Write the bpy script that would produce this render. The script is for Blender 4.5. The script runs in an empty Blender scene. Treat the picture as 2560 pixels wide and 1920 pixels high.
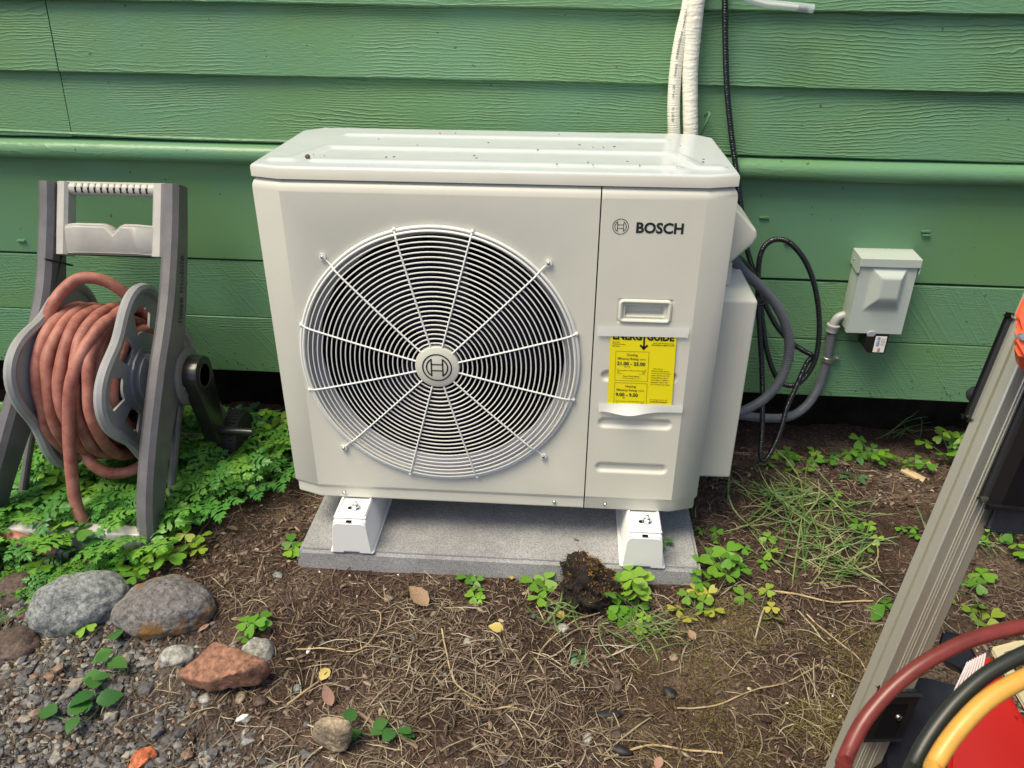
import bpy, bmesh, math, random
import numpy as np
from mathutils import Vector, Matrix, Euler, Quaternion

random.seed(7)
rng = np.random.default_rng(11)
SC = bpy.context.scene
COL = SC.collection
GZ = -0.145                      # ground level; the heat pump's base sits at z = 0, its front at y = 0

# ------------------------------------------------------------------ camera
F_PX, CAM = 1998.0, np.array([0.1505, -1.5151, 1.1373])
YAW, PITCH, ROLL = -0.0697, 0.4912, 0.0043
def _cam_axes():
    cy, sy, cp, sp, cr, sr = (math.cos(YAW), math.sin(YAW), math.cos(PITCH), math.sin(PITCH), math.cos(ROLL), math.sin(ROLL))
    fwd = np.array([sy*cp, cy*cp, -sp]); right = np.array([cy, -sy, 0]); up = np.cross(right, fwd)
    return cr*right + sr*up, -sr*right + cr*up, fwd
AX = _cam_axes()
cam_d = bpy.data.cameras.new('camera'); cam = bpy.data.objects.new('camera', cam_d); COL.objects.link(cam)
cam_d.sensor_width = 36; cam_d.sensor_fit = 'HORIZONTAL'; cam_d.lens = F_PX/2560*36
cam_d.clip_start = 0.02; cam_d.clip_end = 200
m = Matrix.Identity(4)
for r in range(3):
    m[r][0], m[r][1], m[r][2], m[r][3] = AX[0][r], AX[1][r], -AX[2][r], CAM[r]
cam.matrix_world = m
cam_d.dof.use_dof = True; cam_d.dof.focus_distance = 1.72; cam_d.dof.aperture_fstop = 11
SC.camera = cam

# ------------------------------------------------------------------ light
SUN_EL, SUN_AZ = math.radians(64), math.radians(228)      # azimuth clockwise from +Y: front, to the left
w = bpy.data.worlds.new('World'); SC.world = w; w.use_nodes = True
nt = w.node_tree; nt.nodes.clear()
sky = nt.nodes.new('ShaderNodeTexSky'); sky.sky_type = 'NISHITA'; sky.sun_disc = False
sky.sun_elevation = SUN_EL; sky.sun_rotation = SUN_AZ; sky.air_density = 0.7; sky.dust_density = 3.0
bg = nt.nodes.new('ShaderNodeBackground'); bg.inputs[1].default_value = 0.070
out = nt.nodes.new('ShaderNodeOutputWorld')
nt.links.new(sky.outputs[0], bg.inputs[0]); nt.links.new(bg.outputs[0], out.inputs[0])
sun_d = bpy.data.lights.new('sun', 'SUN'); sun = bpy.data.objects.new('sun', sun_d); COL.objects.link(sun)
sun_d.energy = 1.5; sun_d.angle = math.radians(30); sun_d.color = (1.0, 0.885, 0.63)
sv = Vector((math.sin(SUN_AZ)*math.cos(SUN_EL), math.cos(SUN_AZ)*math.cos(SUN_EL), math.sin(SUN_EL)))
sun.rotation_euler = (-sv).to_track_quat('-Z', 'Y').to_euler(); sun.location = sv*8
SC.view_settings.view_transform = 'Standard'; SC.view_settings.look = 'None'
SC.view_settings.gamma = 1; SC.view_settings.use_curve_mapping = False
SC.view_settings.exposure = 1.42

# ------------------------------------------------------------------ where a photographed spot stands in the place
K = 2560/2212
def ray(px, py):
    return (px*K-1280)/F_PX*AX[0] - (py*K-960)/F_PX*AX[1] + AX[2]
def at(px, py, axis, val):
    d = ray(px, py); return CAM + (val-CAM[axis])/d[axis]*d
def wall_at(px, py, y=0.5): return at(px, py, 1, y)
def gnd(px, py, z=GZ): return at(px, py, 2, z)
def deep(px, py, depth): return CAM + depth*ray(px, py)

# ------------------------------------------------------------------ materials
def new_mat(name):
    mt = bpy.data.materials.new(name); mt.use_nodes = True
    n = mt.node_tree; b = n.nodes['Principled BSDF']
    return mt, n, b
def node(n, t, **kw):
    x = n.nodes.new(t)
    for k, v in kw.items():
        if k in x.inputs: x.inputs[k].default_value = v
        else: setattr(x, k, v)
    return x
def ramp(n, stops):
    r = n.nodes.new('ShaderNodeValToRGB'); e = r.color_ramp.elements
    while len(e) > 1: e.remove(e[-1])
    e[0].position, e[0].color = stops[0][0], (*stops[0][1], 1)
    for p, c in stops[1:]:
        q = e.new(p); q.color = (*c, 1)
    return r
def coords(n, scale=(1, 1, 1), kind='Object', rnd=0.0):
    tc = n.nodes.new('ShaderNodeTexCoord'); mp = n.nodes.new('ShaderNodeMapping')
    mp.inputs['Scale'].default_value = scale
    n.links.new(tc.outputs[kind], mp.inputs[0])
    if rnd:
        oi = n.nodes.new('ShaderNodeObjectInfo'); mu = node(n, 'ShaderNodeMath', operation='MULTIPLY'); mu.inputs[1].default_value = rnd
        n.links.new(oi.outputs['Random'], mu.inputs[0]); n.links.new(mu.outputs[0], mp.inputs['Location'])
    return mp
def plain(name, c, rough=0.5, bump=0.0, bscale=300, var=0.0, vscale=8, metallic=0.0, spec=0.5, coat=0.0, c2=None, bdist=0.002):
    mt, n, b = new_mat(name)
    b.inputs['Roughness'].default_value = rough; b.inputs['Metallic'].default_value = metallic
    b.inputs['Specular IOR Level'].default_value = spec; b.inputs['Coat Weight'].default_value = coat
    b.inputs['Base Color'].default_value = (*c, 1)
    mp = coords(n)
    if var or c2:
        nz = node(n, 'ShaderNodeTexNoise', Scale=vscale, Detail=6.0, Roughness=0.65); n.links.new(mp.outputs[0], nz.inputs['Vector'])
        lo = tuple(x*(1-var) for x in c); hi = c2 if c2 else tuple(min(1, x*(1+var)) for x in c)
        rp = ramp(n, [(0.35, lo), (0.68, hi)])
        n.links.new(nz.outputs['Fac'], rp.inputs[0]); n.links.new(rp.outputs[0], b.inputs['Base Color'])
    if bump:
        nb = node(n, 'ShaderNodeTexNoise', Scale=bscale, Detail=3.0); n.links.new(mp.outputs[0], nb.inputs['Vector'])
        bp = node(n, 'ShaderNodeBump', Strength=bump, Distance=bdist); n.links.new(nb.outputs['Fac'], bp.inputs['Height'])
        n.links.new(bp.outputs[0], b.inputs['Normal'])
    return mt

GREEN = (0.122, 0.262, 0.132)
def paint(name, ridge=1.0, fine=1.0, diag=0.0, freq=75.0, rough=0.55):
    """Weathered green paint over rough-sawn timber: contour ridges of the grain, fine saw fuzz, diagonal saw marks."""
    mt, n, b = new_mat(name); L = n.links.new
    mp = coords(n, rnd=37.0)
    stretch = node(n, 'ShaderNodeMapping'); stretch.inputs['Scale'].default_value = (1.1, 1, 6); L(mp.outputs[0], stretch.inputs[0])
    field = node(n, 'ShaderNodeTexNoise', Scale=1.0, Detail=3.0, Roughness=0.5); L(stretch.outputs[0], field.inputs['Vector'])
    st2 = node(n, 'ShaderNodeMapping'); st2.inputs['Scale'].default_value = (30, 1, 40); L(mp.outputs[0], st2.inputs[0])
    jit = node(n, 'ShaderNodeTexNoise', Scale=1.0, Detail=2.0); L(st2.outputs[0], jit.inputs['Vector'])
    sep = node(n, 'ShaderNodeSeparateXYZ'); L(mp.outputs[0], sep.inputs[0])
    def mth(op, a, bb, c=None):
        x = node(n, 'ShaderNodeMath', operation=op)
        for i, v in enumerate((a, bb, c)):
            if v is None: continue
            if isinstance(v, (int, float)): x.inputs[i].default_value = v
            else: L(v, x.inputs[i])
        return x.outputs[0]
    zz = mth('MULTIPLY', sep.outputs[2], freq)
    ph = mth('ADD', zz, mth('MULTIPLY', field.outputs['Fac'], 30.0)); ph = mth('ADD', ph, mth('MULTIPLY', jit.outputs['Fac'], 2.2))
    tri = mth('PINGPONG', ph, 1.0); sharp = mth('POWER', tri, 3.5)
    mk = node(n, 'ShaderNodeMapping'); mk.inputs['Scale'].default_value = (3.0, 1, 9); L(mp.outputs[0], mk.inputs[0])
    mask = node(n, 'ShaderNodeTexNoise', Scale=1.0, Detail=2.0); L(mk.outputs[0], mask.inputs['Vector'])
    mrp = node(n, 'ShaderNodeMapRange'); L(mask.outputs['Fac'], mrp.inputs[0]); mrp.inputs[1].default_value = 0.38; mrp.inputs[2].default_value = 0.62
    ridges = mth('MULTIPLY', mth('MULTIPLY', sharp, mrp.outputs[0]), ridge)
    st3 = node(n, 'ShaderNodeMapping'); st3.inputs['Scale'].default_value = (55, 1, 260); L(mp.outputs[0], st3.inputs[0])
    fz = node(n, 'ShaderNodeTexNoise', Scale=1.0, Detail=4.0, Roughness=0.6); L(st3.outputs[0], fz.inputs['Vector'])
    h = mth('ADD', ridges, mth('MULTIPLY', fz.outputs['Fac'], 0.55*fine))
    if diag:
        rt = node(n, 'ShaderNodeMapping'); rt.inputs['Rotation'].default_value = (0, math.radians(-52), 0); L(mp.outputs[0], rt.inputs[0])
        rt2 = node(n, 'ShaderNodeMapping'); rt2.inputs['Scale'].default_value = (5, 1, 190); L(rt.outputs[0], rt2.inputs[0])
        dz = node(n, 'ShaderNodeTexNoise', Scale=1.0, Detail=1.0); L(rt2.outputs[0], dz.inputs['Vector'])
        dm = node(n, 'ShaderNodeMapRange'); L(dz.outputs['Fac'], dm.inputs[0]); dm.inputs[1].default_value = 0.55; dm.inputs[2].default_value = 0.72
        h = mth('ADD', h, mth('MULTIPLY', dm.outputs[0], diag))
    bp = node(n, 'ShaderNodeBump', Strength=0.9, Distance=0.0024); L(h, bp.inputs['Height']); L(bp.outputs[0], b.inputs['Normal'])
    big = node(n, 'ShaderNodeTexNoise', Scale=2.3, Detail=5.0, Roughness=0.6); L(mp.outputs[0], big.inputs['Vector'])
    rp = ramp(n, [(0.3, (0.122, 0.256, 0.100)), (0.52, GREEN), (0.72, (0.118, 0.268, 0.160))]); L(big.outputs['Fac'], rp.inputs[0])
    # scuffs where the paint has worn thin
    sp = node(n, 'ShaderNodeTexNoise', Scale=55.0, Detail=2.0); L(mp.outputs[0], sp.inputs['Vector'])
    sm = node(n, 'ShaderNodeMapRange'); L(sp.outputs['Fac'], sm.inputs[0]); sm.inputs[1].default_value = 0.73; sm.inputs[2].default_value = 0.77
    mx = node(n, 'ShaderNodeMix', data_type='RGBA'); L(sm.outputs[0], mx.inputs[0]); L(rp.outputs[0], mx.inputs[6]); mx.inputs[7].default_value = (0.06, 0.075, 0.04, 1)
    L(mx.outputs[2], b.inputs['Base Color'])
    b.inputs['Roughness'].default_value = rough; b.inputs['Specular IOR Level'].default_value = 0.45
    return mt
M = {}
M['lap'] = paint('green_paint_ridged', 0.75, 1.1, freq=270)
M['smooth'] = paint('green_paint_smooth', 0.0, 0.22, freq=40, rough=0.45)
M['sawn'] = paint('green_paint_sawn', 0.5, 0.9, 0.32, freq=260)
M['ledge'] = paint('green_paint_ledge', 0.25, 0.7, freq=60, rough=0.36)
M['cream'] = plain('cream_enamel', (0.66, 0.655, 0.565), 0.36, 0.05, 900, var=0.03, vscale=7, c2=(0.675, 0.67, 0.585))
M['lid'] = plain('lid_enamel_skylit', (0.52, 0.565, 0.585), 0.20, 0.02, 500, spec=0.45, var=0.04, vscale=9)  # blue of the skylight on the lid top is mixed into this enamel
M['wire'] = plain('coated_wire', (0.78, 0.79, 0.76), 0.3)
M['dark_plastic'] = plain('fan_plastic', (0.005, 0.006, 0.016), 0.6, spec=0.25)
M['cavity'] = plain('dark_cavity', (0.006, 0.006, 0.007), 0.9, spec=0.1)
M['grey_plate'] = plain('shroud_plate', (0.34, 0.355, 0.39), 0.45)
M['ink'] = plain('dark_ink', (0.012, 0.022, 0.022), 0.45)
M['steel'] = plain('zinc_steel', (0.62, 0.66, 0.68), 0.25, metallic=1.0, var=0.15, vscale=60)
M['white_pvc'] = plain('white_pvc', (0.80, 0.81, 0.80), 0.35, 0.04, 300)
M['box_grey'] = plain('box_enamel', (0.44, 0.50, 0.46), 0.35, 0.05, 700)
M['fit_grey'] = plain('fitting_plastic', (0.36, 0.37, 0.38), 0.4)
M['conduit_grey'] = plain('grey_conduit', (0.115, 0.125, 0.145), 0.36)
M['conduit_black'] = plain('black_conduit', (0.009, 0.010, 0.013), 0.24, coat=0.3)
M['black'] = plain('black_plastic', (0.012, 0.012, 0.013), 0.28, 0.05, 400)
M['tyre'] = plain('black_rubber', (0.016, 0.016, 0.018), 0.65, 0.1, 250)
M['frame_grey'] = plain('frame_plastic', (0.125, 0.122, 0.128), 0.36, 0.05, 700, var=0.15, vscale=20)
M['light_grey'] = plain('light_plastic', (0.42, 0.415, 0.385), 0.38, 0.05, 700, var=0.08, vscale=14)
M['reel_grey'] = plain('reel_plastic', (0.29, 0.295, 0.30), 0.4, 0.06, 600, var=0.1, vscale=14)
M['hose'] = plain('red_rubber', (0.33, 0.098, 0.072), 0.6, 0.15, 220, var=0.32, vscale=22, c2=(0.44, 0.19, 0.145))
M['yellow'] = plain('yellow_paper', (0.88, 0.76, 0.006), 0.5)
M['white'] = plain('white_stock', (0.78, 0.78, 0.76), 0.5)
M['blue_ink'] = plain('blue_ink', (0.03, 0.10, 0.42), 0.5)
M['red_ink'] = plain('red_ink', (0.55, 0.03, 0.03), 0.5)
M['white_wrap'] = plain('white_wrap', (0.84, 0.82, 0.69), 0.42, 0.45, 90, bdist=0.004)
M['white_hose'] = plain('white_hose', (0.84, 0.815, 0.68), 0.38)
M['alu'] = plain('brushed_aluminium', (0.66, 0.65, 0.555), 0.32, metallic=0.72)
M['orange'] = plain('orange_plastic', (0.80, 0.14, 0.055), 0.35, 0.05, 300)
M['red_case'] = plain('red_case', (0.55, 0.022, 0.016), 0.3)
M['navy'] = plain('dark_blue_plastic', (0.020, 0.024, 0.034), 0.38, 0.15, 250, var=0.25, vscale=30)
M['hose_red'] = plain('charge_hose_red', (0.16, 0.028, 0.022), 0.34, var=0.25, vscale=25)
M['hose_black'] = plain('charge_hose_black', (0.018, 0.022, 0.018), 0.4)
M['hose_yellow'] = plain('charge_hose_yellow', (0.62, 0.33, 0.06), 0.38, var=0.12, vscale=20)
M['strap'] = plain('cream_strap', (0.60, 0.54, 0.33), 0.5, 0.2, 200)
M['soil_dark'] = plain('dark_soil', (0.035, 0.022, 0.015), 0.95, 0.8, 25, var=0.4, vscale=8, bdist=0.02)  # dark brown soil, used for the splashes on the skirt board

# concrete
mt, n, b = new_mat('cast_concrete'); mp = coords(n)
a1 = node(n, 'ShaderNodeTexNoise', Scale=5.0, Detail=8.0, Roughness=0.7); n.links.new(mp.outputs[0], a1.inputs['Vector'])
a2 = node(n, 'ShaderNodeTexNoise', Scale=330.0, Detail=4.0, Roughness=0.7); n.links.new(mp.outputs[0], a2.inputs['Vector'])
r1 = ramp(n, [(0.3, (0.24, 0.24, 0.245)), (0.7, (0.40, 0.41, 0.425))]); r2 = ramp(n, [(0.34, (0.5, 0.5, 0.5)), (0.5, (1, 1, 1)), (0.68, (1.35, 1.35, 1.35))])
n.links.new(a1.outputs['Fac'], r1.inputs[0]); n.links.new(a2.outputs['Fac'], r2.inputs[0])
mx = node(n, 'ShaderNodeMix', data_type='RGBA', blend_type='MULTIPLY'); mx.inputs[0].default_value = 1
n.links.new(r1.outputs[0], mx.inputs[6]); n.links.new(r2.outputs[0], mx.inputs[7]); n.links.new(mx.outputs[2], b.inputs['Base Color'])
bp = node(n, 'ShaderNodeBump', Strength=0.9, Distance=0.004); n.links.new(a2.outputs['Fac'], bp.inputs['Height']); n.links.new(bp.outputs[0], b.inputs['Normal'])
b.inputs['Roughness'].default_value = 0.75; M['concrete'] = mt

# translucent tape
def see_through(name, c, fac, rough=0.4):
    mt, n, b = new_mat(name); b.inputs['Base Color'].default_value = (*c, 1); b.inputs['Roughness'].default_value = rough
    tr = n.nodes.new('ShaderNodeBsdfTransparent'); mx = n.nodes.new('ShaderNodeMixShader'); mx.inputs[0].default_value = fac
    o = n.nodes['Material Output']
    n.links.new(b.outputs[0], mx.inputs[1]); n.links.new(tr.outputs[0], mx.inputs[2]); n.links.new(mx.outputs[0], o.inputs[0])
    return mt
M['tape'] = see_through('masking_tape', (0.80, 0.81, 0.77), 0.12)
M['clear'] = see_through('clear_vinyl', (0.62, 0.72, 0.76), 0.55, 0.12)

# foliage: leaf tint from a per-leaf random value, light passes through
def leaf_mat(name, stops, attr=None, rough=0.42, trans=0.35):
    mt, n, b = new_mat(name); L = n.links.new
    if attr:
        src = node(n, 'ShaderNodeAttribute', attribute_name=attr).outputs['Fac']
    else:
        src = node(n, 'ShaderNodeObjectInfo').outputs['Random']
    rp = ramp(n, stops); L(src, rp.inputs[0])
    nz = node(n, 'ShaderNodeTexNoise', Scale=60.0, Detail=3.0); mp = coords(n); L(mp.outputs[0], nz.inputs['Vector'])
    hs = node(n, 'ShaderNodeHueSaturation'); mr = node(n, 'ShaderNodeMapRange'); L(nz.outputs['Fac'], mr.inputs[0]); mr.inputs[3].default_value = 0.75; mr.inputs[4].default_value = 1.25
    L(mr.outputs[0], hs.inputs['Value']); L(rp.outputs[0], hs.inputs['Color'])
    L(hs.outputs[0], b.inputs['Base Color']); b.inputs['Roughness'].default_value = rough
    t = n.nodes.new('ShaderNodeBsdfTranslucent'); L(hs.outputs[0], t.inputs[0])
    mx = n.nodes.new('ShaderNodeMixShader'); mx.inputs[0].default_value = trans
    o = n.nodes['Material Output']; L(b.outputs[0], mx.inputs[1]); L(t.outputs[0], mx.inputs[2]); L(mx.outputs[0], o.inputs[0])
    return mt
CLOVER = [(0, (0.085, 0.24, 0.03)), (0.5, (0.15, 0.36, 0.035)), (1, (0.27, 0.47, 0.05))]
HERB = [(0, (0.055, 0.20, 0.045)), (0.45, (0.10, 0.31, 0.055)), (1, (0.20, 0.44, 0.06))]
M['clover'] = leaf_mat('clover_leaf', CLOVER); M['herb'] = leaf_mat('herb_leaf', HERB)
M['cover'] = leaf_mat('cover_leaf', [(0, (0.035, 0.13, 0.03)), (0.6, (0.06, 0.2, 0.045)), (1, (0.13, 0.29, 0.05))], 'tint')
M['bramble'] = leaf_mat('bramble_leaf', [(0, (0.03, 0.13, 0.035)), (1, (0.09, 0.23, 0.05))], rough=0.35)
M['weed'] = leaf_mat('weed_leaf', [(0, (0.05, 0.16, 0.075)), (1, (0.10, 0.25, 0.09))])
M['grass'] = leaf_mat('grass_blade', [(0, (0.09, 0.21, 0.05)), (0.55, (0.17, 0.30, 0.08)), (0.8, (0.27, 0.33, 0.13)), (1, (0.45, 0.38, 0.2))], 'tint')
M['straw'] = leaf_mat('dead_grass', [(0, (0.10, 0.07, 0.045)), (0.45, (0.22, 0.175, 0.115)), (0.8, (0.37, 0.31, 0.21)), (1, (0.52, 0.46, 0.33))], 'tint', rough=0.6, trans=0.15)
M['needle'] = leaf_mat('needle_litter', [(0, (0.022, 0.015, 0.012)), (0.5, (0.070, 0.044, 0.032)), (0.82, (0.15, 0.10, 0.07)), (1, (0.27, 0.20, 0.145))], 'tint', rough=0.75, trans=0.0)
M['stem'] = plain('green_stem', (0.10, 0.16, 0.05), 0.5)
M['yleaf'] = plain('yellowing_leaf', (0.50, 0.40, 0.06), 0.5, var=0.5, vscale=40, c2=(0.62, 0.50, 0.16))
M['dleaf'] = plain('dry_leaf', (0.27, 0.16, 0.09), 0.7, 0.3, 60, var=0.4, vscale=30, c2=(0.42, 0.29, 0.18))
M['pleaf'] = plain('pink_dry_leaf', (0.38, 0.22, 0.17), 0.65, 0.3, 60, var=0.3, vscale=30)
M['twig'] = plain('bare_twig', (0.20, 0.14, 0.09), 0.75, 0.6, 90, var=0.35, vscale=40)
M['chip'] = plain('pale_wood_chip', (0.55, 0.42, 0.24), 0.7, 0.3, 80, var=0.2)
M['foam'] = plain('white_foam', (0.80, 0.80, 0.78), 0.6, 0.5, 120)

def rock_mat(name, c1, c2, c3=None, patch=None, pthr=0.56, fine=70, bump=0.8):
    mt, n, b = new_mat(name); L = n.links.new; mp = coords(n)
    a = node(n, 'ShaderNodeTexNoise', Scale=11.0, Detail=9.0, Roughness=0.72); L(mp.outputs[0], a.inputs['Vector'])
    rp = ramp(n, [(0.32, c1), (0.66, c2)]); L(a.outputs['Fac'], rp.inputs[0])
    f = node(n, 'ShaderNodeTexNoise', Scale=float(fine), Detail=5.0, Roughness=0.75); L(mp.outputs[0], f.inputs['Vector'])
    r2 = ramp(n, [(0.36, (0.35, 0.35, 0.35)), (0.5, (1, 1, 1)), (0.64, (1.6, 1.6, 1.6))]); L(f.outputs['Fac'], r2.inputs[0])
    mx = node(n, 'ShaderNodeMix', data_type='RGBA', blend_type='MULTIPLY'); mx.inputs[0].default_value = 0.9; L(rp.outputs[0], mx.inputs[6]); L(r2.outputs[0], mx.inputs[7])
    colour = mx.outputs[2]
    if patch:
        p = node(n, 'ShaderNodeTexNoise', Scale=14.0, Detail=7.0, Roughness=0.75); m2 = coords(n); m2.inputs['Location'].default_value = (3.1, 1.7, 0.4); L(m2.outputs[0], p.inputs['Vector'])
        mr = node(n, 'ShaderNodeMapRange'); L(p.outputs['Fac'], mr.inputs[0]); mr.inputs[1].default_value = pthr; mr.inputs[2].default_value = pthr+0.07
        m3 = node(n, 'ShaderNodeMix', data_type='RGBA'); L(mr.outputs[0], m3.inputs[0]); L(colour, m3.inputs[6]); m3.inputs[7].default_value = (*patch, 1); colour = m3.outputs[2]
    L(colour, b.inputs['Base Color']); b.inputs['Roughness'].default_value = 0.85
    ad = node(n, 'ShaderNodeMath', operation='ADD'); L(a.outputs['Fac'], ad.inputs[0]); L(f.outputs['Fac'], ad.inputs[1])
    bp = node(n, 'ShaderNodeBump', Strength=bump, Distance=0.006); L(ad.outputs[0], bp.inputs['Height']); L(bp.outputs[0], b.inputs['Normal'])
    return mt
M['rock_grey'] = rock_mat('grey_stone', (0.15, 0.165, 0.165), (0.31, 0.33, 0.33), patch=(0.19, 0.23, 0.17), pthr=0.6, fine=95, bump=1.0)
M['rock_lichen'] = rock_mat('lichen_stone', (0.11, 0.105, 0.105), (0.23, 0.22, 0.215), patch=(0.22, 0.115, 0.035), pthr=0.525, fine=95, bump=1.0)
M['rock_red'] = rock_mat('red_brown_stone', (0.17, 0.08, 0.055), (0.31, 0.16, 0.10), patch=(0.20, 0.12, 0.11), pthr=0.58, bump=0.4)
M['rock_tan'] = rock_mat('tan_stone', (0.19, 0.15, 0.10), (0.36, 0.29, 0.20), patch=(0.34, 0.24, 0.09), pthr=0.57)
M['rock_pale'] = rock_mat('pale_stone', (0.22, 0.22, 0.20), (0.40, 0.40, 0.37), patch=(0.16, 0.14, 0.09), pthr=0.58)
M['rock_dark'] = rock_mat('dark_earthy_stone', (0.06, 0.04, 0.032), (0.12, 0.085, 0.07))
M['brick'] = rock_mat('orange_brick', (0.38, 0.09, 0.035), (0.52, 0.17, 0.075), bump=0.5)
M['moss_clod'] = rock_mat('peaty_clod', (0.006, 0.005, 0.004), (0.028, 0.018, 0.012), fine=120, bump=1.0)
mt, n, b = new_mat('gravel_chips'); rp = ramp(n, [(0, (0.05, 0.048, 0.05)), (0.45, (0.115, 0.115, 0.12)), (0.72, (0.20, 0.198, 0.195)), (0.88, (0.29, 0.265, 0.225)), (1, (0.20, 0.12, 0.08))])
n.links.new(node(n, 'ShaderNodeAttribute', attribute_name='tint').outputs['Fac'], rp.inputs[0])
nz = node(n, 'ShaderNodeTexNoise', Scale=120.0, Detail=3.0); mp = coords(n); n.links.new(mp.outputs[0], nz.inputs['Vector'])
mx = node(n, 'ShaderNodeMix', data_type='RGBA', blend_type='MULTIPLY'); mx.inputs[0].default_value = 1; r2 = ramp(n, [(0.3, (0.6, 0.6, 0.6)), (0.7, (1.35, 1.35, 1.35))])
n.links.new(nz.outputs['Fac'], r2.inputs[0]); n.links.new(rp.outputs[0], mx.inputs[6]); n.links.new(r2.outputs[0], mx.inputs[7]); n.links.new(mx.outputs[2], b.inputs['Base Color'])
b.inputs['Roughness'].default_value = 0.8; M['gravel'] = mt
# ground soil: brown humus, crumbs, mossy and gritty places
mt, n, b = new_mat('soil'); L = n.links.new; mp = coords(n)
a = node(n, 'ShaderNodeTexNoise', Scale=4.5, Detail=8.0, Roughness=0.68); L(mp.outputs[0], a.inputs['Vector'])
rp = ramp(n, [(0.33, (0.040, 0.025, 0.018)), (0.5, (0.085, 0.055, 0.041)), (0.66, (0.185, 0.135, 0.100))]); L(a.outputs['Fac'], rp.inputs[0])
f = node(n, 'ShaderNodeTexNoise', Scale=130.0, Detail=6.0, Roughness=0.75); L(mp.outputs[0], f.inputs['Vector'])
r2 = ramp(n, [(0.3, (0.3, 0.28, 0.27)), (0.5, (1, 1, 1)), (0.7, (2.1, 1.95, 1.75))]); L(f.outputs['Fac'], r2.inputs[0])
mx = node(n, 'ShaderNodeMix', data_type='RGBA', blend_type='MULTIPLY'); mx.inputs[0].default_value = 1; L(rp.outputs[0], mx.inputs[6]); L(r2.outputs[0], mx.inputs[7])
gm = node(n, 'ShaderNodeAttribute', attribute_name='grit').outputs['Fac']
m3 = node(n, 'ShaderNodeMix', data_type='RGBA'); L(gm, m3.inputs[0]); L(mx.outputs[2], m3.inputs[6])
v = node(n, 'ShaderNodeTexVoronoi', Scale=95.0); L(mp.outputs[0], v.inputs['Vector'])
sx = node(n, 'ShaderNodeSeparateColor'); L(v.outputs['Color'], sx.inputs[0])
rg = ramp(n, [(0.0, (0.045, 0.036, 0.030)), (0.5, (0.10, 0.09, 0.082)), (1, (0.18, 0.165, 0.15))]); L(sx.outputs[0], rg.inputs[0]); L(rg.outputs[0], m3.inputs[7])
L(m3.outputs[2], b.inputs['Base Color']); b.inputs['Roughness'].default_value = 0.95; b.inputs['Specular IOR Level'].default_value = 0.2
v2 = node(n, 'ShaderNodeTexVoronoi', Scale=150.0); L(mp.outputs[0], v2.inputs['Vector'])
ad = node(n, 'ShaderNodeMath', operation='ADD'); L(f.outputs['Fac'], ad.inputs[0]); L(v2.outputs['Distance'], ad.inputs[1])
bp = node(n, 'ShaderNodeBump', Strength=1.0, Distance=0.008); L(ad.outputs[0], bp.inputs['Height']); L(bp.outputs[0], b.inputs['Normal']); M['soil'] = mt

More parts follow.
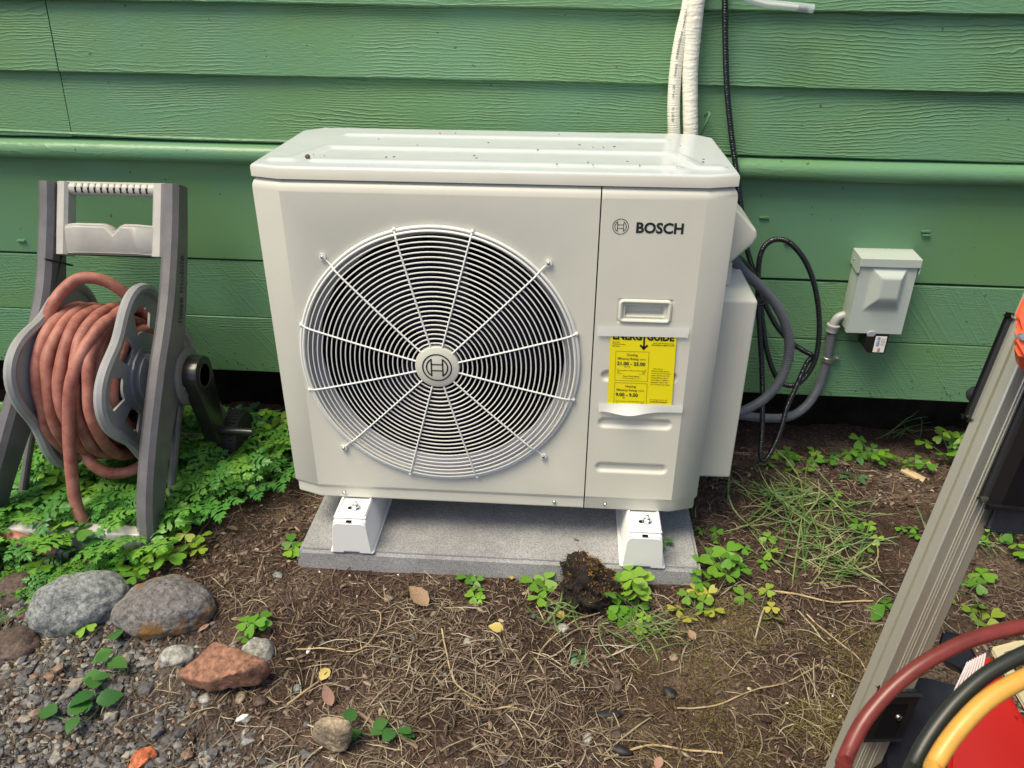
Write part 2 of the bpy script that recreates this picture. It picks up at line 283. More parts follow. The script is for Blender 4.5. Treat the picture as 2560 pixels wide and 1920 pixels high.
# ------------------------------------------------------------------ builders
def wloc(o):
    p = Vector((0, 0, 0))
    while o: p += o.location; o = o.parent
    return p
class MB:
    """Collects pieces and links them as ONE mesh object."""
    def __init__(s): s.v, s.f, s.n = [], [], 0
    def add(s, verts, faces):
        verts = np.asarray(verts, float).reshape(-1, 3); s.v.append(verts); k = s.n
        s.f += [tuple(i+k for i in q) for q in faces]; s.n += len(verts); return s
    def bm(s, bm):
        bm.verts.ensure_lookup_table(); bm.verts.index_update()
        s.add([x.co[:] for x in bm.verts], [[q.index for q in fc.verts] for fc in bm.faces]); bm.free(); return s
    def box(s, lo, hi, bev=0.0, seg=2, taper=None):
        b = bmesh.new(); lo, hi = Vector(lo), Vector(hi); c = (lo+hi)/2; d = hi-lo
        bmesh.ops.create_cube(b, size=1, matrix=Matrix.Translation(c) @ Matrix.Diagonal((*d, 1)))
        if taper: taper(b)
        if bev: bmesh.ops.bevel(b, geom=b.edges[:], offset=bev, segments=seg, affect='EDGES', profile=0.6)
        return s.bm(b)
    def prism(s, poly, axis, a, c, bev=0.0, seg=2):
        """Polygon in the other two axes (in order), extruded along `axis` from a to c."""
        b = bmesh.new(); oth = [i for i in range(3) if i != axis]; rings = []
        for q in (a, c):
            vs = []
            for p in poly:
                co = [0, 0, 0]; co[axis] = q; co[oth[0]], co[oth[1]] = p; vs.append(b.verts.new(co))
            rings.append(vs)
        b.faces.new(rings[0]); b.faces.new(rings[1][::-1]); k = len(poly)
        for i in range(k): b.faces.new((rings[0][i], rings[1][i], rings[1][(i+1) % k], rings[0][(i+1) % k]))
        bmesh.ops.recalc_face_normals(b, faces=b.faces[:])
        if bev: bmesh.ops.bevel(b, geom=b.edges[:], offset=bev, segments=seg, affect='EDGES', profile=0.6)
        return s.bm(b)
    def tube(s, path, r, n=10, closed=False, caps=True, flat=None):
        path = np.asarray(path, float); k = len(path)
        r = np.full(k, r) if np.isscalar(r) else np.asarray(r, float)
        t = np.roll(path, -1, 0)-np.roll(path, 1, 0)
        if not closed: t[0] = path[1]-path[0]; t[-1] = path[-1]-path[-2]
        t /= np.linalg.norm(t, axis=1)[:, None]+1e-12
        u = np.cross(t[0], [0, 0, 1.0]); u = u if np.linalg.norm(u) > 1e-3 else np.cross(t[0], [1.0, 0, 0]); u /= np.linalg.norm(u)
        ang = np.arange(n)*2*math.pi/n; V = []
        for i in range(k):
            u = u-t[i]*np.dot(u, t[i]); u /= np.linalg.norm(u); w_ = np.cross(t[i], u)
            V.append(path[i]+r[i]*(np.cos(ang)[:, None]*u+np.sin(ang)[:, None]*w_*(flat or 1)))
        F = []
        for i in range(k if closed else k-1):
            j = (i+1) % k
            for a in range(n):
                b_ = (a+1) % n; F.append((i*n+a, i*n+b_, j*n+b_, j*n+a))
        if caps and not closed: F += [tuple(range(n))[::-1], tuple((k-1)*n+a for a in range(n))]
        return s.add(np.concatenate(V), F)
    def bar(s, path, wx, th, bev=0.006):
        """Rectangular bar following a path in the y-z plane: wx wide along x, th thick across (list allowed)."""
        p = np.asarray(path, float); k = len(p); th = np.full(k, th) if np.isscalar(th) else np.asarray(th)
        t = np.gradient(p[:, 1:], axis=0); t /= np.linalg.norm(t, axis=1)[:, None]; nrm = np.stack([-t[:, 1], t[:, 0]], 1)
        prof = [(-.5, -.5, 1, 0), (.5, -.5, -1, 0), (.5, -.5, 0, 1), (.5, .5, 0, -1), (.5, .5, -1, 0), (-.5, .5, 1, 0), (-.5, .5, 0, -1), (-.5, -.5, 0, 1)]
        V = []
        for i in range(k):
            for a, c, da, dc in prof:
                o = c*th[i]+dc*bev; V.append((p[i, 0]+a*wx+da*bev, p[i, 1]+nrm[i, 0]*o, p[i, 2]+nrm[i, 1]*o))
        m_ = len(prof); F = [(i*m_+a, i*m_+(a+1) % m_, (i+1)*m_+(a+1) % m_, (i+1)*m_+a) for i in range(k-1) for a in range(m_)]
        F += [tuple(range(m_))[::-1], tuple((k-1)*m_+a for a in range(m_))]
        return s.add(V, F)
    def lathe(s, prof, n=32, origin=(0, 0, 0), axis=(0, 0, 1)):
        """prof: (radius, height) pairs round `axis` through origin."""
        ax = Vector(axis).normalized(); u = ax.orthogonal().normalized(); w_ = ax.cross(u); o = Vector(origin); V = []
        for r, h in prof:
            for a in range(n):
                q = 2*math.pi*a/n; V.append(o+ax*h+(u*math.cos(q)+w_*math.sin(q))*r)
        k = len(prof); F = [(i*n+a, i*n+(a+1) % n, (i+1)*n+(a+1) % n, (i+1)*n+a) for i in range(k-1) for a in range(n)]
        if prof[0][0] > 1e-5: F.append(tuple(range(n))[::-1])
        if prof[-1][0] > 1e-5: F.append(tuple((k-1)*n+a for a in range(n)))
        return s.add([v[:] for v in V], F)
    def mesh(s, name, mat, off=Vector((0, 0, 0)), ang=40, smooth=True):
        me = bpy.data.meshes.new(name); V = np.concatenate(s.v)-np.array(off)
        me.from_pydata(V.tolist(), [], s.f)
        if mat: me.materials.append(mat)
        b = bmesh.new(); b.from_mesh(me); bmesh.ops.recalc_face_normals(b, faces=b.faces[:]); b.to_mesh(me); b.free()
        if smooth:
            me.polygons.foreach_set('use_smooth', np.ones(len(me.polygons), bool)); me.set_sharp_from_angle(angle=math.radians(ang))
        return me
    def build(s, name, mat, parent=None, loc=None, ang=40, smooth=True):
        off = wloc(parent) if parent else (Vector(loc) if loc is not None else Vector((0, 0, 0)))
        o = bpy.data.objects.new(name, s.mesh(name, mat, off, ang, smooth)); COL.objects.link(o)
        if parent: o.parent = parent
        elif loc is not None: o.location = loc
        return o
def tag(o, label, cat, group=None):
    o['label'] = label; o['category'] = cat
    if group: o['group'] = group
    return o
def thing(name, label, cat, loc=(0, 0, 0), rz=0, group=None):
    o = bpy.data.objects.new(name, None); COL.objects.link(o); o.location = loc; o.rotation_euler = (0, 0, rz); o.empty_display_size = 0.05
    return tag(o, label, cat, group)
def struct(o): o['kind'] = 'structure'; return o
def stuff(o, label, cat): o['kind'] = 'stuff'; return tag(o, label, cat) if label else o
def link_copy(mesh, name, parent=None, loc=(0, 0, 0), rot=(0, 0, 0), sc=(1, 1, 1)):
    o = bpy.data.objects.new(name, mesh); COL.objects.link(o); o.parent = parent; o.location = loc; o.rotation_euler = rot
    o.scale = (sc, sc, sc) if np.isscalar(sc) else sc
    return o
def spline(pts, step=0.004, closed=False):
    P = np.asarray(pts, float); k = len(P)
    if not closed: P = np.vstack([2*P[0]-P[1], P, 2*P[-1]-P[-2]])
    else: P = np.vstack([P[-1], P, P[0], P[1]])
    out = []
    for i in range(1, len(P)-2):
        a, b, c, d = P[i-1:i+3]; m_ = max(2, int(np.linalg.norm(c-b)/step))
        for t in np.arange(m_)/m_:
            out.append(0.5*((2*b)+(c-a)*t+(2*a-5*b+4*c-d)*t*t+(3*b-a-3*c+d)*t**3))
    if not closed: out.append(P[-2])
    return np.array(out)
def ribbed(path, r, period=0.006, amp=0.09):
    s_ = np.concatenate([[0], np.cumsum(np.linalg.norm(np.diff(path, axis=0), axis=1))])
    return r*(1-amp*(0.5+0.5*np.cos(2*math.pi*s_/period))**3)
def outline_in(poly, off, closed=True):
    """Offset a plan outline inward (to its left when counter-clockwise)."""
    P = np.asarray(poly, float); k = len(P); R = []
    for i in range(k):
        if closed: a, c = P[i-1], P[(i+1) % k]
        else: a, c = P[max(i-1, 0)], P[min(i+1, k-1)]
        b_ = P[i]; e1 = b_-a; e2 = c-b_
        n1 = np.array([-e1[1], e1[0]]); n2 = np.array([-e2[1], e2[0]])
        if np.linalg.norm(n1) < 1e-9: n1 = n2
        if np.linalg.norm(n2) < 1e-9: n2 = n1
        n1 /= np.linalg.norm(n1); n2 /= np.linalg.norm(n2); mv = n1+n2; mv /= np.linalg.norm(mv)
        R.append(b_+mv*off/max(0.3, mv @ n1))
    return np.array(R)
def sweep(mb, poly, prof, closed=True, skip=lambda i, j: False):
    k = len(poly); V = []
    for off, z in prof:
        V += [(p[0], p[1], z) for p in outline_in(poly, off, closed)]
    F = [(j*k+i, j*k+(i+1) % k, (j+1)*k+(i+1) % k, (j+1)*k+i) for j in range(len(prof)-1) for i in range(k if closed else k-1) if not skip(i, j)]
    return mb.add(V, F)
def text_mesh(txt, size, bold=0.0, align='LEFT'):
    cu = bpy.data.curves.new('t', 'FONT'); cu.body = txt; cu.size = size; cu.offset = bold*size; cu.align_x = align; cu.resolution_u = 3
    ob = bpy.data.objects.new('t', cu); COL.objects.link(ob); dg = bpy.context.evaluated_depsgraph_get()
    me = bpy.data.meshes.new_from_object(ob.evaluated_get(dg)); bpy.data.objects.remove(ob)
    V = np.array([v.co[:] for v in me.vertices]).reshape(-1, 3); F = [tuple(p.vertices) for p in me.polygons]; bpy.data.meshes.remove(me)
    return V, F
def add_text(mb, txt, size, origin, ex, ey, bold=0.0, align='LEFT', wide=1.0, fit=None):
    V, F = text_mesh(txt, size, bold, align)
    if not len(V): return mb
    ex, ey, o = (np.array(q, float) for q in (ex, ey, origin))
    if fit: wide = fit/(V[:, 0].max()-V[:, 0].min())
    return mb.add(o+V[:, :1]*wide*ex+V[:, 1:2]*ey, F)
def strip(mb, pts, wd, y):
    """Flat printed line through (x, z) points in the plane at y."""
    P = np.asarray(pts, float)
    for a, b_ in zip(P[:-1], P[1:]):
        d = b_-a; d /= np.linalg.norm(d); nn = np.array([-d[1], d[0]])*wd/2; d = d*wd/2
        q = [a-d+nn, a-d-nn, b_+d-nn, b_+d+nn]; mb.add([(p[0], y, p[1]) for p in q], [(0, 1, 2, 3)])
    return mb
def ring_flat(mb, cx, cz, r, wd, y, n=40, a0=0, a1=2*math.pi):
    A = np.linspace(a0, a1, n+1); V = []
    for a in A:
        for rr in (r-wd/2, r+wd/2): V.append((cx+rr*math.cos(a), y, cz+rr*math.sin(a)))
    return mb.add(V, [(2*i, 2*i+1, 2*i+3, 2*i+2) for i in range(n)])
def vnoise(x, y, seed=0):
    x = np.asarray(x, float); y = np.asarray(y, float)
    xi, yi = np.floor(x).astype(np.int64), np.floor(y).astype(np.int64); fx, fy = x-xi, y-yi
    fx, fy = fx*fx*(3-2*fx), fy*fy*(3-2*fy)
    def h(a, b_):
        q = (a*374761393+b_*668265263+seed*1274126177) & 0xffffffff; q = ((q ^ (q >> 13))*1274126177) & 0xffffffff
        return ((q ^ (q >> 16)) & 0xffff)/65535.0
    return (h(xi, yi)*(1-fx)+h(xi+1, yi)*fx)*(1-fy)+(h(xi, yi+1)*(1-fx)+h(xi+1, yi+1)*fx)*fy

# ------------------------------------------------------------------ ground
def smooth01(t): t = np.clip(t, 0, 1); return t*t*(3-2*t)
def grit(x, y):
    """How gravelly the ground is: the lower-left corner of the yard."""
    x, y = np.asarray(x, float), np.asarray(y, float)
    e = (-0.38-y)*1.0+(-0.50-x)*0.62+(vnoise(x*6, y*6, 5)-0.5)*0.30+(vnoise(x*19, y*19, 6)-0.5)*0.14
    return smooth01(e/0.30+0.35)
def gh(x, y):
    x, y = np.asarray(x, float), np.asarray(y, float)
    h = (vnoise(x*2.2, y*2.2, 1)-0.5)*0.034+(vnoise(x*7, y*7, 2)-0.5)*0.022+(vnoise(x*24, y*24, 3)-0.5)*0.015+(vnoise(x*70, y*70, 4)-0.5)*0.005
    near_pad = np.exp(-(np.maximum(np.abs(x-0.015)-0.47, 0)**2+np.maximum(np.abs(y-0.22)-0.30, 0)**2)/0.006)
    h = h*(1-0.75*near_pad)-0.004*near_pad
    h += 0.018*np.exp(-((x-0.85)**2+(y-0.15)**2)/0.12)-0.018*grit(x, y)
    h -= 0.03*np.clip(-0.45-y, 0, 1); h -= 0.018*smooth01((y-0.47)/0.07)
    return GZ+h
def axis_lines(a, b_, step, far):
    core = np.arange(a, b_+step/2, step); out, d, p = [], step*2, 0
    while p < far: p += d; d *= 1.5; out.append(p)
    out = np.array(out); return np.concatenate([a-out[::-1], core, b_+out])
gx, gy = axis_lines(-1.9, 1.9, 0.0105, 60), axis_lines(-1.0, 1.0, 0.0105, 60)
XX, YY = np.meshgrid(gx, gy); ZZ = gh(XX, YY); ZZ = np.where((np.abs(XX) > 2.5) | (np.abs(YY) > 2.0), GZ, ZZ)
me = bpy.data.meshes.new('ground'); nx_, ny_ = len(gx), len(gy)
idx = np.arange(nx_*ny_).reshape(ny_, nx_)
quads = np.stack([idx[:-1, :-1], idx[:-1, 1:], idx[1:, 1:], idx[1:, :-1]], -1).reshape(-1, 4)
def fast_mesh(name, V, Q, mat, tint=None, attr='tint', smooth=True):
    me = bpy.data.meshes.new(name); V = np.asarray(V, np.float32).reshape(-1, 3); Q = np.asarray(Q, np.int32); m_ = Q.shape[1]
    me.vertices.add(len(V)); me.vertices.foreach_set('co', V.ravel())
    me.loops.add(Q.size); me.loops.foreach_set('vertex_index', Q.ravel())
    me.polygons.add(len(Q)); me.polygons.foreach_set('loop_start', np.arange(0, Q.size, m_, dtype=np.int32)); me.polygons.foreach_set('loop_total', np.full(len(Q), m_, np.int32))
    me.update(calc_edges=True); me.materials.append(mat)
    me.polygons.foreach_set('use_smooth', np.full(len(Q), smooth))
    if tint is not None:
        at_ = me.attributes.new(attr, 'FLOAT', 'POINT'); at_.data.foreach_set('value', np.asarray(tint, np.float32))
    me.validate(); return me
gm_ = fast_mesh('ground', np.stack([XX, YY, ZZ], -1), quads, M['soil'], grit(XX, YY).ravel(), 'grit')
ground = bpy.data.objects.new('ground', gm_); COL.objects.link(ground); struct(ground)

# ------------------------------------------------------------------ house wall: lapped boards above, ledge, flat skirt boards below
WY = 0.50
SL = -0.0075                                              # the house is not quite level with the pad
house = thing('house_wall', 'green painted timber house wall of horizontal boards behind the white heat pump', 'wall', (0, WY, 0.07))
def board(x0, x1, z0, z1, t0, t1, mat, yb=0.0, bev=0.003, wob=0.0015, seed=0):
    """Board from z0 to z1: face t0 proud of the wall plane at its bottom edge, t1 at its top."""
    xs = np.arange(x0, x1+1e-6, 0.06); xs[-1] = x1; V = []
    prof = [(yb, z0), (-t0+bev, z0), (-t0, z0+bev), (-t1, z1-bev), (-t1+bev, z1), (yb, z1)]
    for i, x in enumerate(xs):
        d0 = (vnoise(x*1.3, seed, 8)-0.5)*2*wob+(vnoise(x*14, seed, 9)-0.5)*wob; d1 = (vnoise(x*1.1, seed+3, 8)-0.5)*2*wob*0.7; dy = (vnoise(x*1.5, seed+7, 8)-0.5)*0.004
        for k_, (y, z) in enumerate(prof):
            V.append((x, WY+y+(dy if 0 < k_ < 5 else 0), z+SL*x+(d0 if k_ < 3 else d1)))
    m_ = len(prof); F = [(i*m_+a, i*m_+(a+1) % m_, (i+1)*m_+(a+1) % m_, (i+1)*m_+a) for i in range(len(xs)-1) for a in range(m_)]
    F += [tuple(range(m_))[::-1], tuple((len(xs)-1)*m_+a for a in range(m_))]
    return MB().add(V, F).build('siding_board', mat, house, ang=30)
XL, XR = -3.6, 4.0
lap_z = [0.722, 0.8765, 1.0365, 1.19, 1.345, 1.50, 1.655, 1.81, 1.965, 2.12]
joints = {0: [(-1.105, 0)], 1: [(-1.098, 0)], 2: [(-1.9, 0)], 3: [(1.2, 0)], 4: [(-0.4, 0)]}
for i in range(len(lap_z)-1):
    cuts = [XL]+[j[0] for j in joints.get(i, [])]+[XR]
    for a, c in zip(cuts[:-1], cuts[1:]):
        board(a+(0.0012 if a > XL else 0), c-(0.0012 if c < XR else 0), lap_z[i], lap_z[i+1]+0.022, 0.024, 0.006, M['lap'], wob=0.0018, seed=i*5+(0 if a == XL else 2))
# drip ledge with a rounded nose
prof = [(0.0, 0.668), (-0.030, 0.668), (-0.040, 0.672), (-0.045, 0.682), (-0.046, 0.694), (-0.043, 0.704), (-0.035, 0.711), (-0.012, 0.7185), (0.0, 0.7195)]
xs = np.arange(XL, XR+0.01, 0.05); V = []
for x in xs:
    dz = (vnoise(x*1.2, 3, 8)-0.5)*0.005; dn = (vnoise(x*11, 5, 8)-0.5)*0.003
    for k_, (y, z) in enumerate(prof): V.append((x, WY+y+(dn if 1 < k_ < 7 else 0), z+SL*x+dz))
mm = len(prof); mb = MB().add(V, [(i*mm+a, i*mm+(a+1) % mm, (i+1)*mm+(a+1) % mm, (i+1)*mm+a) for i in range(len(xs)-1) for a in range(mm)])
mb.build('drip_ledge', M['ledge'], house, ang=50)
# thin bead under the lowest lap, sprung loose over the left end of the ledge
bz = [(x, WY-0.022, 0.7255+SL*x+0.010*smooth01((-0.72-x)/0.7)*0.9) for x in np.arange(-1.9, -0.35, 0.05)]
bead = MB(); bead.tube(bz, 0.0045, 6); bead.build('bead', M['ledge'], house)
for i, (z0, z1, mat, t, yb) in enumerate([(0.4065, 0.6665, 'smooth', 0.008, 0.02), (0.2365, 0.4005, 'sawn', 0.006, 0.02), (0.0645, 0.2345, 'sawn', 0.007, 0.02)]):
    board(XL, XR, z0, z1, t, t, M[mat], yb=yb, bev=0.0022, wob=0.0008, seed=40+i)
MB().box((XL, WY+0.021, 0.075), (XR, WY+0.06, 2.2)).build('sheathing', M['cavity'], house)
# small knots, chips and splinters in the paint
kn = MB()
for px, py in ((1999, 500), (2000, 508), (1140, 540), (1925, 377), (265, 700), (270, 505), (1700, 525), (1650, 470), (330, 400), (45, 520)):
    p = wall_at(px, py, WY-0.012); kn.box(p-np.array([0.012*random.uniform(.6, 1.3), 0.003, 0.0022]), p+np.array([0.012, 0.004, 0.0025]), 0.0012)
kn.build('paint_chip', M['lap'], house)
ws = MB(); ws.tube(spline([wall_at(1515, 290, .47), wall_at(1524, 268, .455), wall_at(1533, 248, .452), wall_at(1529, 243, .462), wall_at(1522, 252, .474)], 0.004), 0.0028, 7); ws.build('wire_stub', M['smooth'], house)
# soil splashes on the lowest skirt board
sp_ = MB(); rs_ = np.random.default_rng(31)
for _ in range(170):
    x = rs_.uniform(-1.6, 1.5); z = 0.068+abs(rs_.normal(0, 0.03)); r0 = rs_.uniform(0.0008, 0.0022)
    if z < 0.2: sp_.lathe([(0, -0.0006), (r0*.8, -0.0003), (r0, 0.001)], 6, (x, WY-0.0085, z+SL*x), (0, 1, 0))
sp_.build('soil_splash', M['soil_dark'], house)['kind'] = 'stuff'
# crawl space behind the skirt; its shade is put into the near-black timber colour
M['foundation'] = plain('shade_black_timber', (0.018, 0.014, 0.011), 0.9, 0.8, 30, var=0.5, vscale=12, spec=0.1, bdist=0.01)
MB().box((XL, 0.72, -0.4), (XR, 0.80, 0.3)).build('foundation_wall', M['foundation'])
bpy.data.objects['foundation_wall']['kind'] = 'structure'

# ------------------------------------------------------------------ pad
pad = MB(); PT = -0.100
b = bmesh.new(); bmesh.ops.create_cube(b, size=1, matrix=Matrix.Translation((0.016, 0.225, PT-0.04)) @ Matrix.Diagonal((0.965, 0.622, 0.08, 1)))
for v_ in b.verts:
    if v_.co.z > PT-0.04: v_.co.x += -0.012*np.sign(v_.co.x-0.016); v_.co.y += -0.012*np.sign(v_.co.y-0.225)
bmesh.ops.bevel(b, geom=b.edges[:], offset=0.008, segments=3, affect='EDGES')
bmesh.ops.subdivide_edges(b, edges=b.edges[:], cuts=6, use_grid_fill=True)
pad.bm(b); o = pad.build('concrete_pad', M['concrete'], loc=(0.016, 0.225, PT-0.08)); tag(o, 'grey concrete pad lying on the soil under the heat pump', 'pad')

# ------------------------------------------------------------------ heat pump
W, D, CH, CD, HB = 0.946, 0.402, 0.0602, 0.0206, 0.7535
XS = 0.2135
hp = thing('heat_pump', 'white outdoor heat pump unit with round fan grille and BOSCH lettering'.replace(' and BOSCH lettering', ' standing on two risers'), 'heat pump', (0, 0.2, -0.01))
plan = [(XS-0.0013, 0), (-W/2+CH, 0), (-W/2, CD), (-W/2, D), (XS-0.0013, D)]
plan_r = [(W/2, D), (W/2, CD), (W/2-CH, 0), (XS+0.0013, 0)]
side_prof = [(0.007, 0.0), (0.0045, 0.004), (0.0045, 0.028), (0.0015, 0.034), (0, 0.038), (0, 0.732), (0.0008, 0.740), (0.0035, 0.7465), (0.008, 0.751), (0.014, HB), (0.03, HB)]
J0 = 4                                                    # the flat part of the front, between z 0.038 and 0.732
FX, FZ, FR = -0.1115, 0.3735, 0.297
# fan panel, clockwise plan so offset outward sign flips
mb = MB(); sweep(mb, plan[::-1], side_prof, closed=False, skip=lambda i, j: j == J0 and i == 3)
x0, x1, z0, z1 = -W/2+CH, XS-0.0013, 0.038, 0.732
angs = list(np.linspace(-math.pi, math.pi, 145)[:-1])+[math.atan2(z-FZ, x-FX) for x in (x0, x1) for z in (z0, z1)]
angs = np.array(sorted(angs)); ca, sa = np.cos(angs), np.sin(angs)
tx = np.where(ca > 0, (x1-FX)/np.where(np.abs(ca) < 1e-9, 1e-9, ca), (x0-FX)/np.where(np.abs(ca) < 1e-9, -1e-9, ca)); tz = np.where(sa > 0, (z1-FZ)/np.where(np.abs(sa) < 1e-9, 1e-9, sa), (z0-FZ)/np.where(np.abs(sa) < 1e-9, -1e-9, sa))
tt = np.minimum(np.abs(tx), np.abs(tz)); k = len(angs)
RH = 0.2875
V = [(FX+tt[i]*ca[i], 0, FZ+tt[i]*sa[i]) for i in range(k)]
for rr, yy in ((RH+0.010, 0.0), (RH+0.0045, 0.0015), (RH+0.001, 0.005), (RH, 0.010)):
    V += [(FX+rr*ca[i], yy, FZ+rr*sa[i]) for i in range(k)]
mb.add(V, [(j*k+i, j*k+(i+1) % k, (j+1)*k+(i+1) % k, (j+1)*k+i) for j in range(4) for i in range(k)])
mb.build('fan_panel', M['cream'], hp, ang=25)
# service panel: pressed recesses as relief
mb = MB(); sweep(mb, plan_r[::-1], side_prof, closed=False, skip=lambda i, j: j == J0 and i == 0)
sx0, sx1 = XS+0.0013, W/2-CH
gxs = np.linspace(sx0, sx1, 84); gzs = np.linspace(0.038, 0.732, 300); GX, GZZ = np.meshgrid(gxs, gzs); YD = np.zeros_like(GX)
def pressed(cx, cz, hw, hh, depth, soft):
    """A long pill-shaped recess."""
    dx = np.maximum(np.abs(GX-cx)-(hw-hh), 0); dd = np.hypot(dx, GZZ-cz); return depth*smooth01((hh-dd)/soft)
for cz in (0.353, 0.2375, 0.1205): YD = np.maximum(YD, pressed(0.3145, cz-0.03*(0), 0.082, 0.0145, 0.006, 0.009))
hx, hz = 0.3145, 0.5035
q = np.minimum(0.041-np.abs(GX-hx), 0.0135-np.abs(GZZ-hz)); YD = np.maximum(YD, 0.020*smooth01(q/0.005))
q2 = np.minimum(0.0555-np.abs(GX-hx), 0.0265-np.abs(GZZ-hz)); YD = np.where(YD > 1e-4, YD, 0.0025*smooth01(q2/0.003))
n1, n2 = YD.shape; ii = np.arange(n1*n2).reshape(n1, n2)
mb.add(np.stack([GX, YD, GZZ], -1), np.stack([ii[:-1, :-1], ii[:-1, 1:], ii[1:, 1:], ii[1:, :-1]], -1).reshape(-1, 4).tolist())
mb.build('service_panel', M['cream'], hp, ang=70)
# pull handle: rounded rim
mb = MB(); rim = []
for cx_, cz_, a0 in ((0.0435, 0.0155, 0), (-0.0435, 0.0155, 90), (-0.0435, -0.0155, 180), (0.0435, -0.0155, 270)):
    for a in np.linspace(a0, a0+90, 6): rim.append((hx+cx_+0.006*math.cos(math.radians(a)), -0.0005, hz+cz_+0.006*math.sin(math.radians(a))))
mb.tube(rim, 0.0042, 8, closed=True); hr = mb.build('pull_handle', M['cream'], hp)
mb = MB(); mb.add([(sx0, D-0.002, 0.0), (W/2-0.002, D-0.002, 0.0), (W/2-0.002, D-0.002, HB), (sx0, D-0.002, HB), (-W/2+0.002, D-0.002, 0), (-W/2+0.002, D-0.002, HB)], [(0, 1, 2, 3), (4, 0, 3, 5)])
mb.add([(-W/2+0.012, CD+0.012, 0.006), (-W/2+CH, 0.012, 0.006), (W/2-CH, 0.012, 0.006), (W/2-0.012, CD+0.012, 0.006), (W/2-0.012, D-0.004, 0.006), (-W/2+0.012, D-0.004, 0.006)], [(0, 1, 2, 3, 4, 5)])
mb.build('rear_casing', M['cream'], hp, smooth=False)
# fan chamber
mb = MB(); mb.lathe([(RH-0.0005, 0.008), (RH-0.006, 0.018), (0.273, 0.034), (0.267, 0.044)], 96, (FX, 0, FZ), (0, 1, 0)); mb.f = [q for q in mb.f if len(q) == 4]
mb.build('shroud', M['grey_plate'], hp)
mb = MB(); mb.lathe([(0.2672, 0.0435), (0.268, 0.11), (0.29, 0.13), (0.29, 0.30), (0.0, 0.301)], 64, (FX, 0, FZ), (0, 1, 0)); mb.f = [q for q in mb.f if len(q) == 4 or len(q) == 3]
mb.build('coil_chamber', M['cavity'], hp)
mb = MB()
mb.box((FX-0.045, 0.17, FZ+0.02), (FX+0.045, 0.2985, FZ+0.245), 0.004); mb.lathe([(0.02, 0.12), (0.05, 0.135), (0.05, 0.2)], 24, (FX, 0, FZ), (0, 1, 0))
mb.build('motor_bracket', plain('motor_grey', (0.06, 0.062, 0.065), 0.4), hp)
fan = MB(); fan.lathe([(0.0, 0.058), (0.052, 0.060), (0.062, 0.068), (0.066, 0.112), (0.05, 0.118)], 32, (FX, 0, FZ), (0, 1, 0)); fan = fan.build('fan', M['dark_plastic'], hp)
for kb in range(3):
    V = []; nr, na = 12, 16
    for i in range(nr):
        rr = 0.055+(0.246-0.055)*i/(nr-1); sweep_a = 0.95+0.42*(i/(nr-1)); lead = 0.55*(i/(nr-1))**1.3
        for j in range(na):
            u_ = j/(na-1); a = kb*2*math.pi/3+0.5+lead-u_*sweep_a; yy = 0.072+0.042*u_-0.012*math.sin(math.pi*u_)+0.008*(i/(nr-1))
            V.append((FX+rr*math.cos(a), yy, FZ+rr*math.sin(a)))
    ff = [(i*na+j, i*na+j+1, (i+1)*na+j+1, (i+1)*na+j) for i in range(nr-1) for j in range(na-1)]
    bl = MB().add(V, ff); bl.build('blade', M['dark_plastic'], fan)
# grille: concentric wires on twelve spokes, badge in the middle
def dome(rr): return -0.0135-0.0125*max(0.0, 1-(rr/0.285)**2)
gr = MB(); A = np.linspace(0, 2*math.pi, 129)[:-1]
for rr, y_, t_ in ((FR, -0.0045, 0.0036), (FR-0.007, -0.010, 0.0028)):
    gr.tube(np.stack([FX+rr*np.cos(A), np.full(128, y_), FZ+rr*np.sin(A)], 1), t_, 6, closed=True)
grille = gr.build('fan_grille', M['wire'], hp)
NR = 23
for i in range(NR):
    rr = 0.0545+(0.2795-0.0545)*i/(NR-1)
    g = MB(); g.tube(np.stack([FX+rr*np.cos(A[::2 if rr < .15 else 1]), np.full(len(A[::2 if rr < .15 else 1]), dome(rr)), FZ+rr*np.sin(A[::2 if rr < .15 else 1])], 1), 0.0015, 5, closed=True); g.build('wire_ring', M['wire'], grille)
for kk in range(12):
    a = math.radians(15+30*kk); diag = kk in (1, 4, 7, 10); rad = [0.046, 0.07, 0.11, 0.15, 0.19, 0.23, 0.27, 0.288, FR+0.003]
    pts = [(FX+r_*math.cos(a), dome(r_)-0.0016 if r_ < .285 else (-0.0125 if r_ < 0.29 else -0.0055), FZ+r_*math.sin(a)) for r_ in rad]
    if diag: pts += [(FX+r_*math.cos(a), -0.004, FZ+r_*math.sin(a)) for r_ in (0.308, 0.322)]
    g = MB(); g.tube(spline(pts, 0.012), 0.0020, 6)
    if diag: g.lathe([(0.0072, -0.0062), (0.0072, -0.0022), (0.0065, -0.0012)], 16, (FX+0.3225*math.cos(a), 0, FZ+0.3225*math.sin(a)), (0, 1, 0))
    else: g.lathe([(0.0, -0.0105), (0.0035, -0.009), (0.0042, -0.004), (0.0035, -0.001)], 10, (FX+(FR+0.003)*math.cos(a), 0, FZ+(FR+0.003)*math.sin(a)), (0, 1, 0))
    g.build('spoke', M['wire'], grille)
    if diag:
        s_ = MB(); s_.lathe([(0.0, -0.0098), (0.0026, -0.0092), (0.0042, -0.0066), (0.0044, -0.0060)], 14, (FX+0.3225*math.cos(a), 0, FZ+0.3225*math.sin(a)), (0, 1, 0)); s_.build('screw', M['steel'], grille)
BY = dome(0)-0.004
bd = MB(); bd.lathe([(0.0, BY), (0.044, BY), (0.0465, BY+0.0012), (0.0475, BY+0.004), (0.0475, BY+0.012)], 48, (FX, 0, FZ), (0, 1, 0)); bd.build('hub_badge', M['cream'], grille)
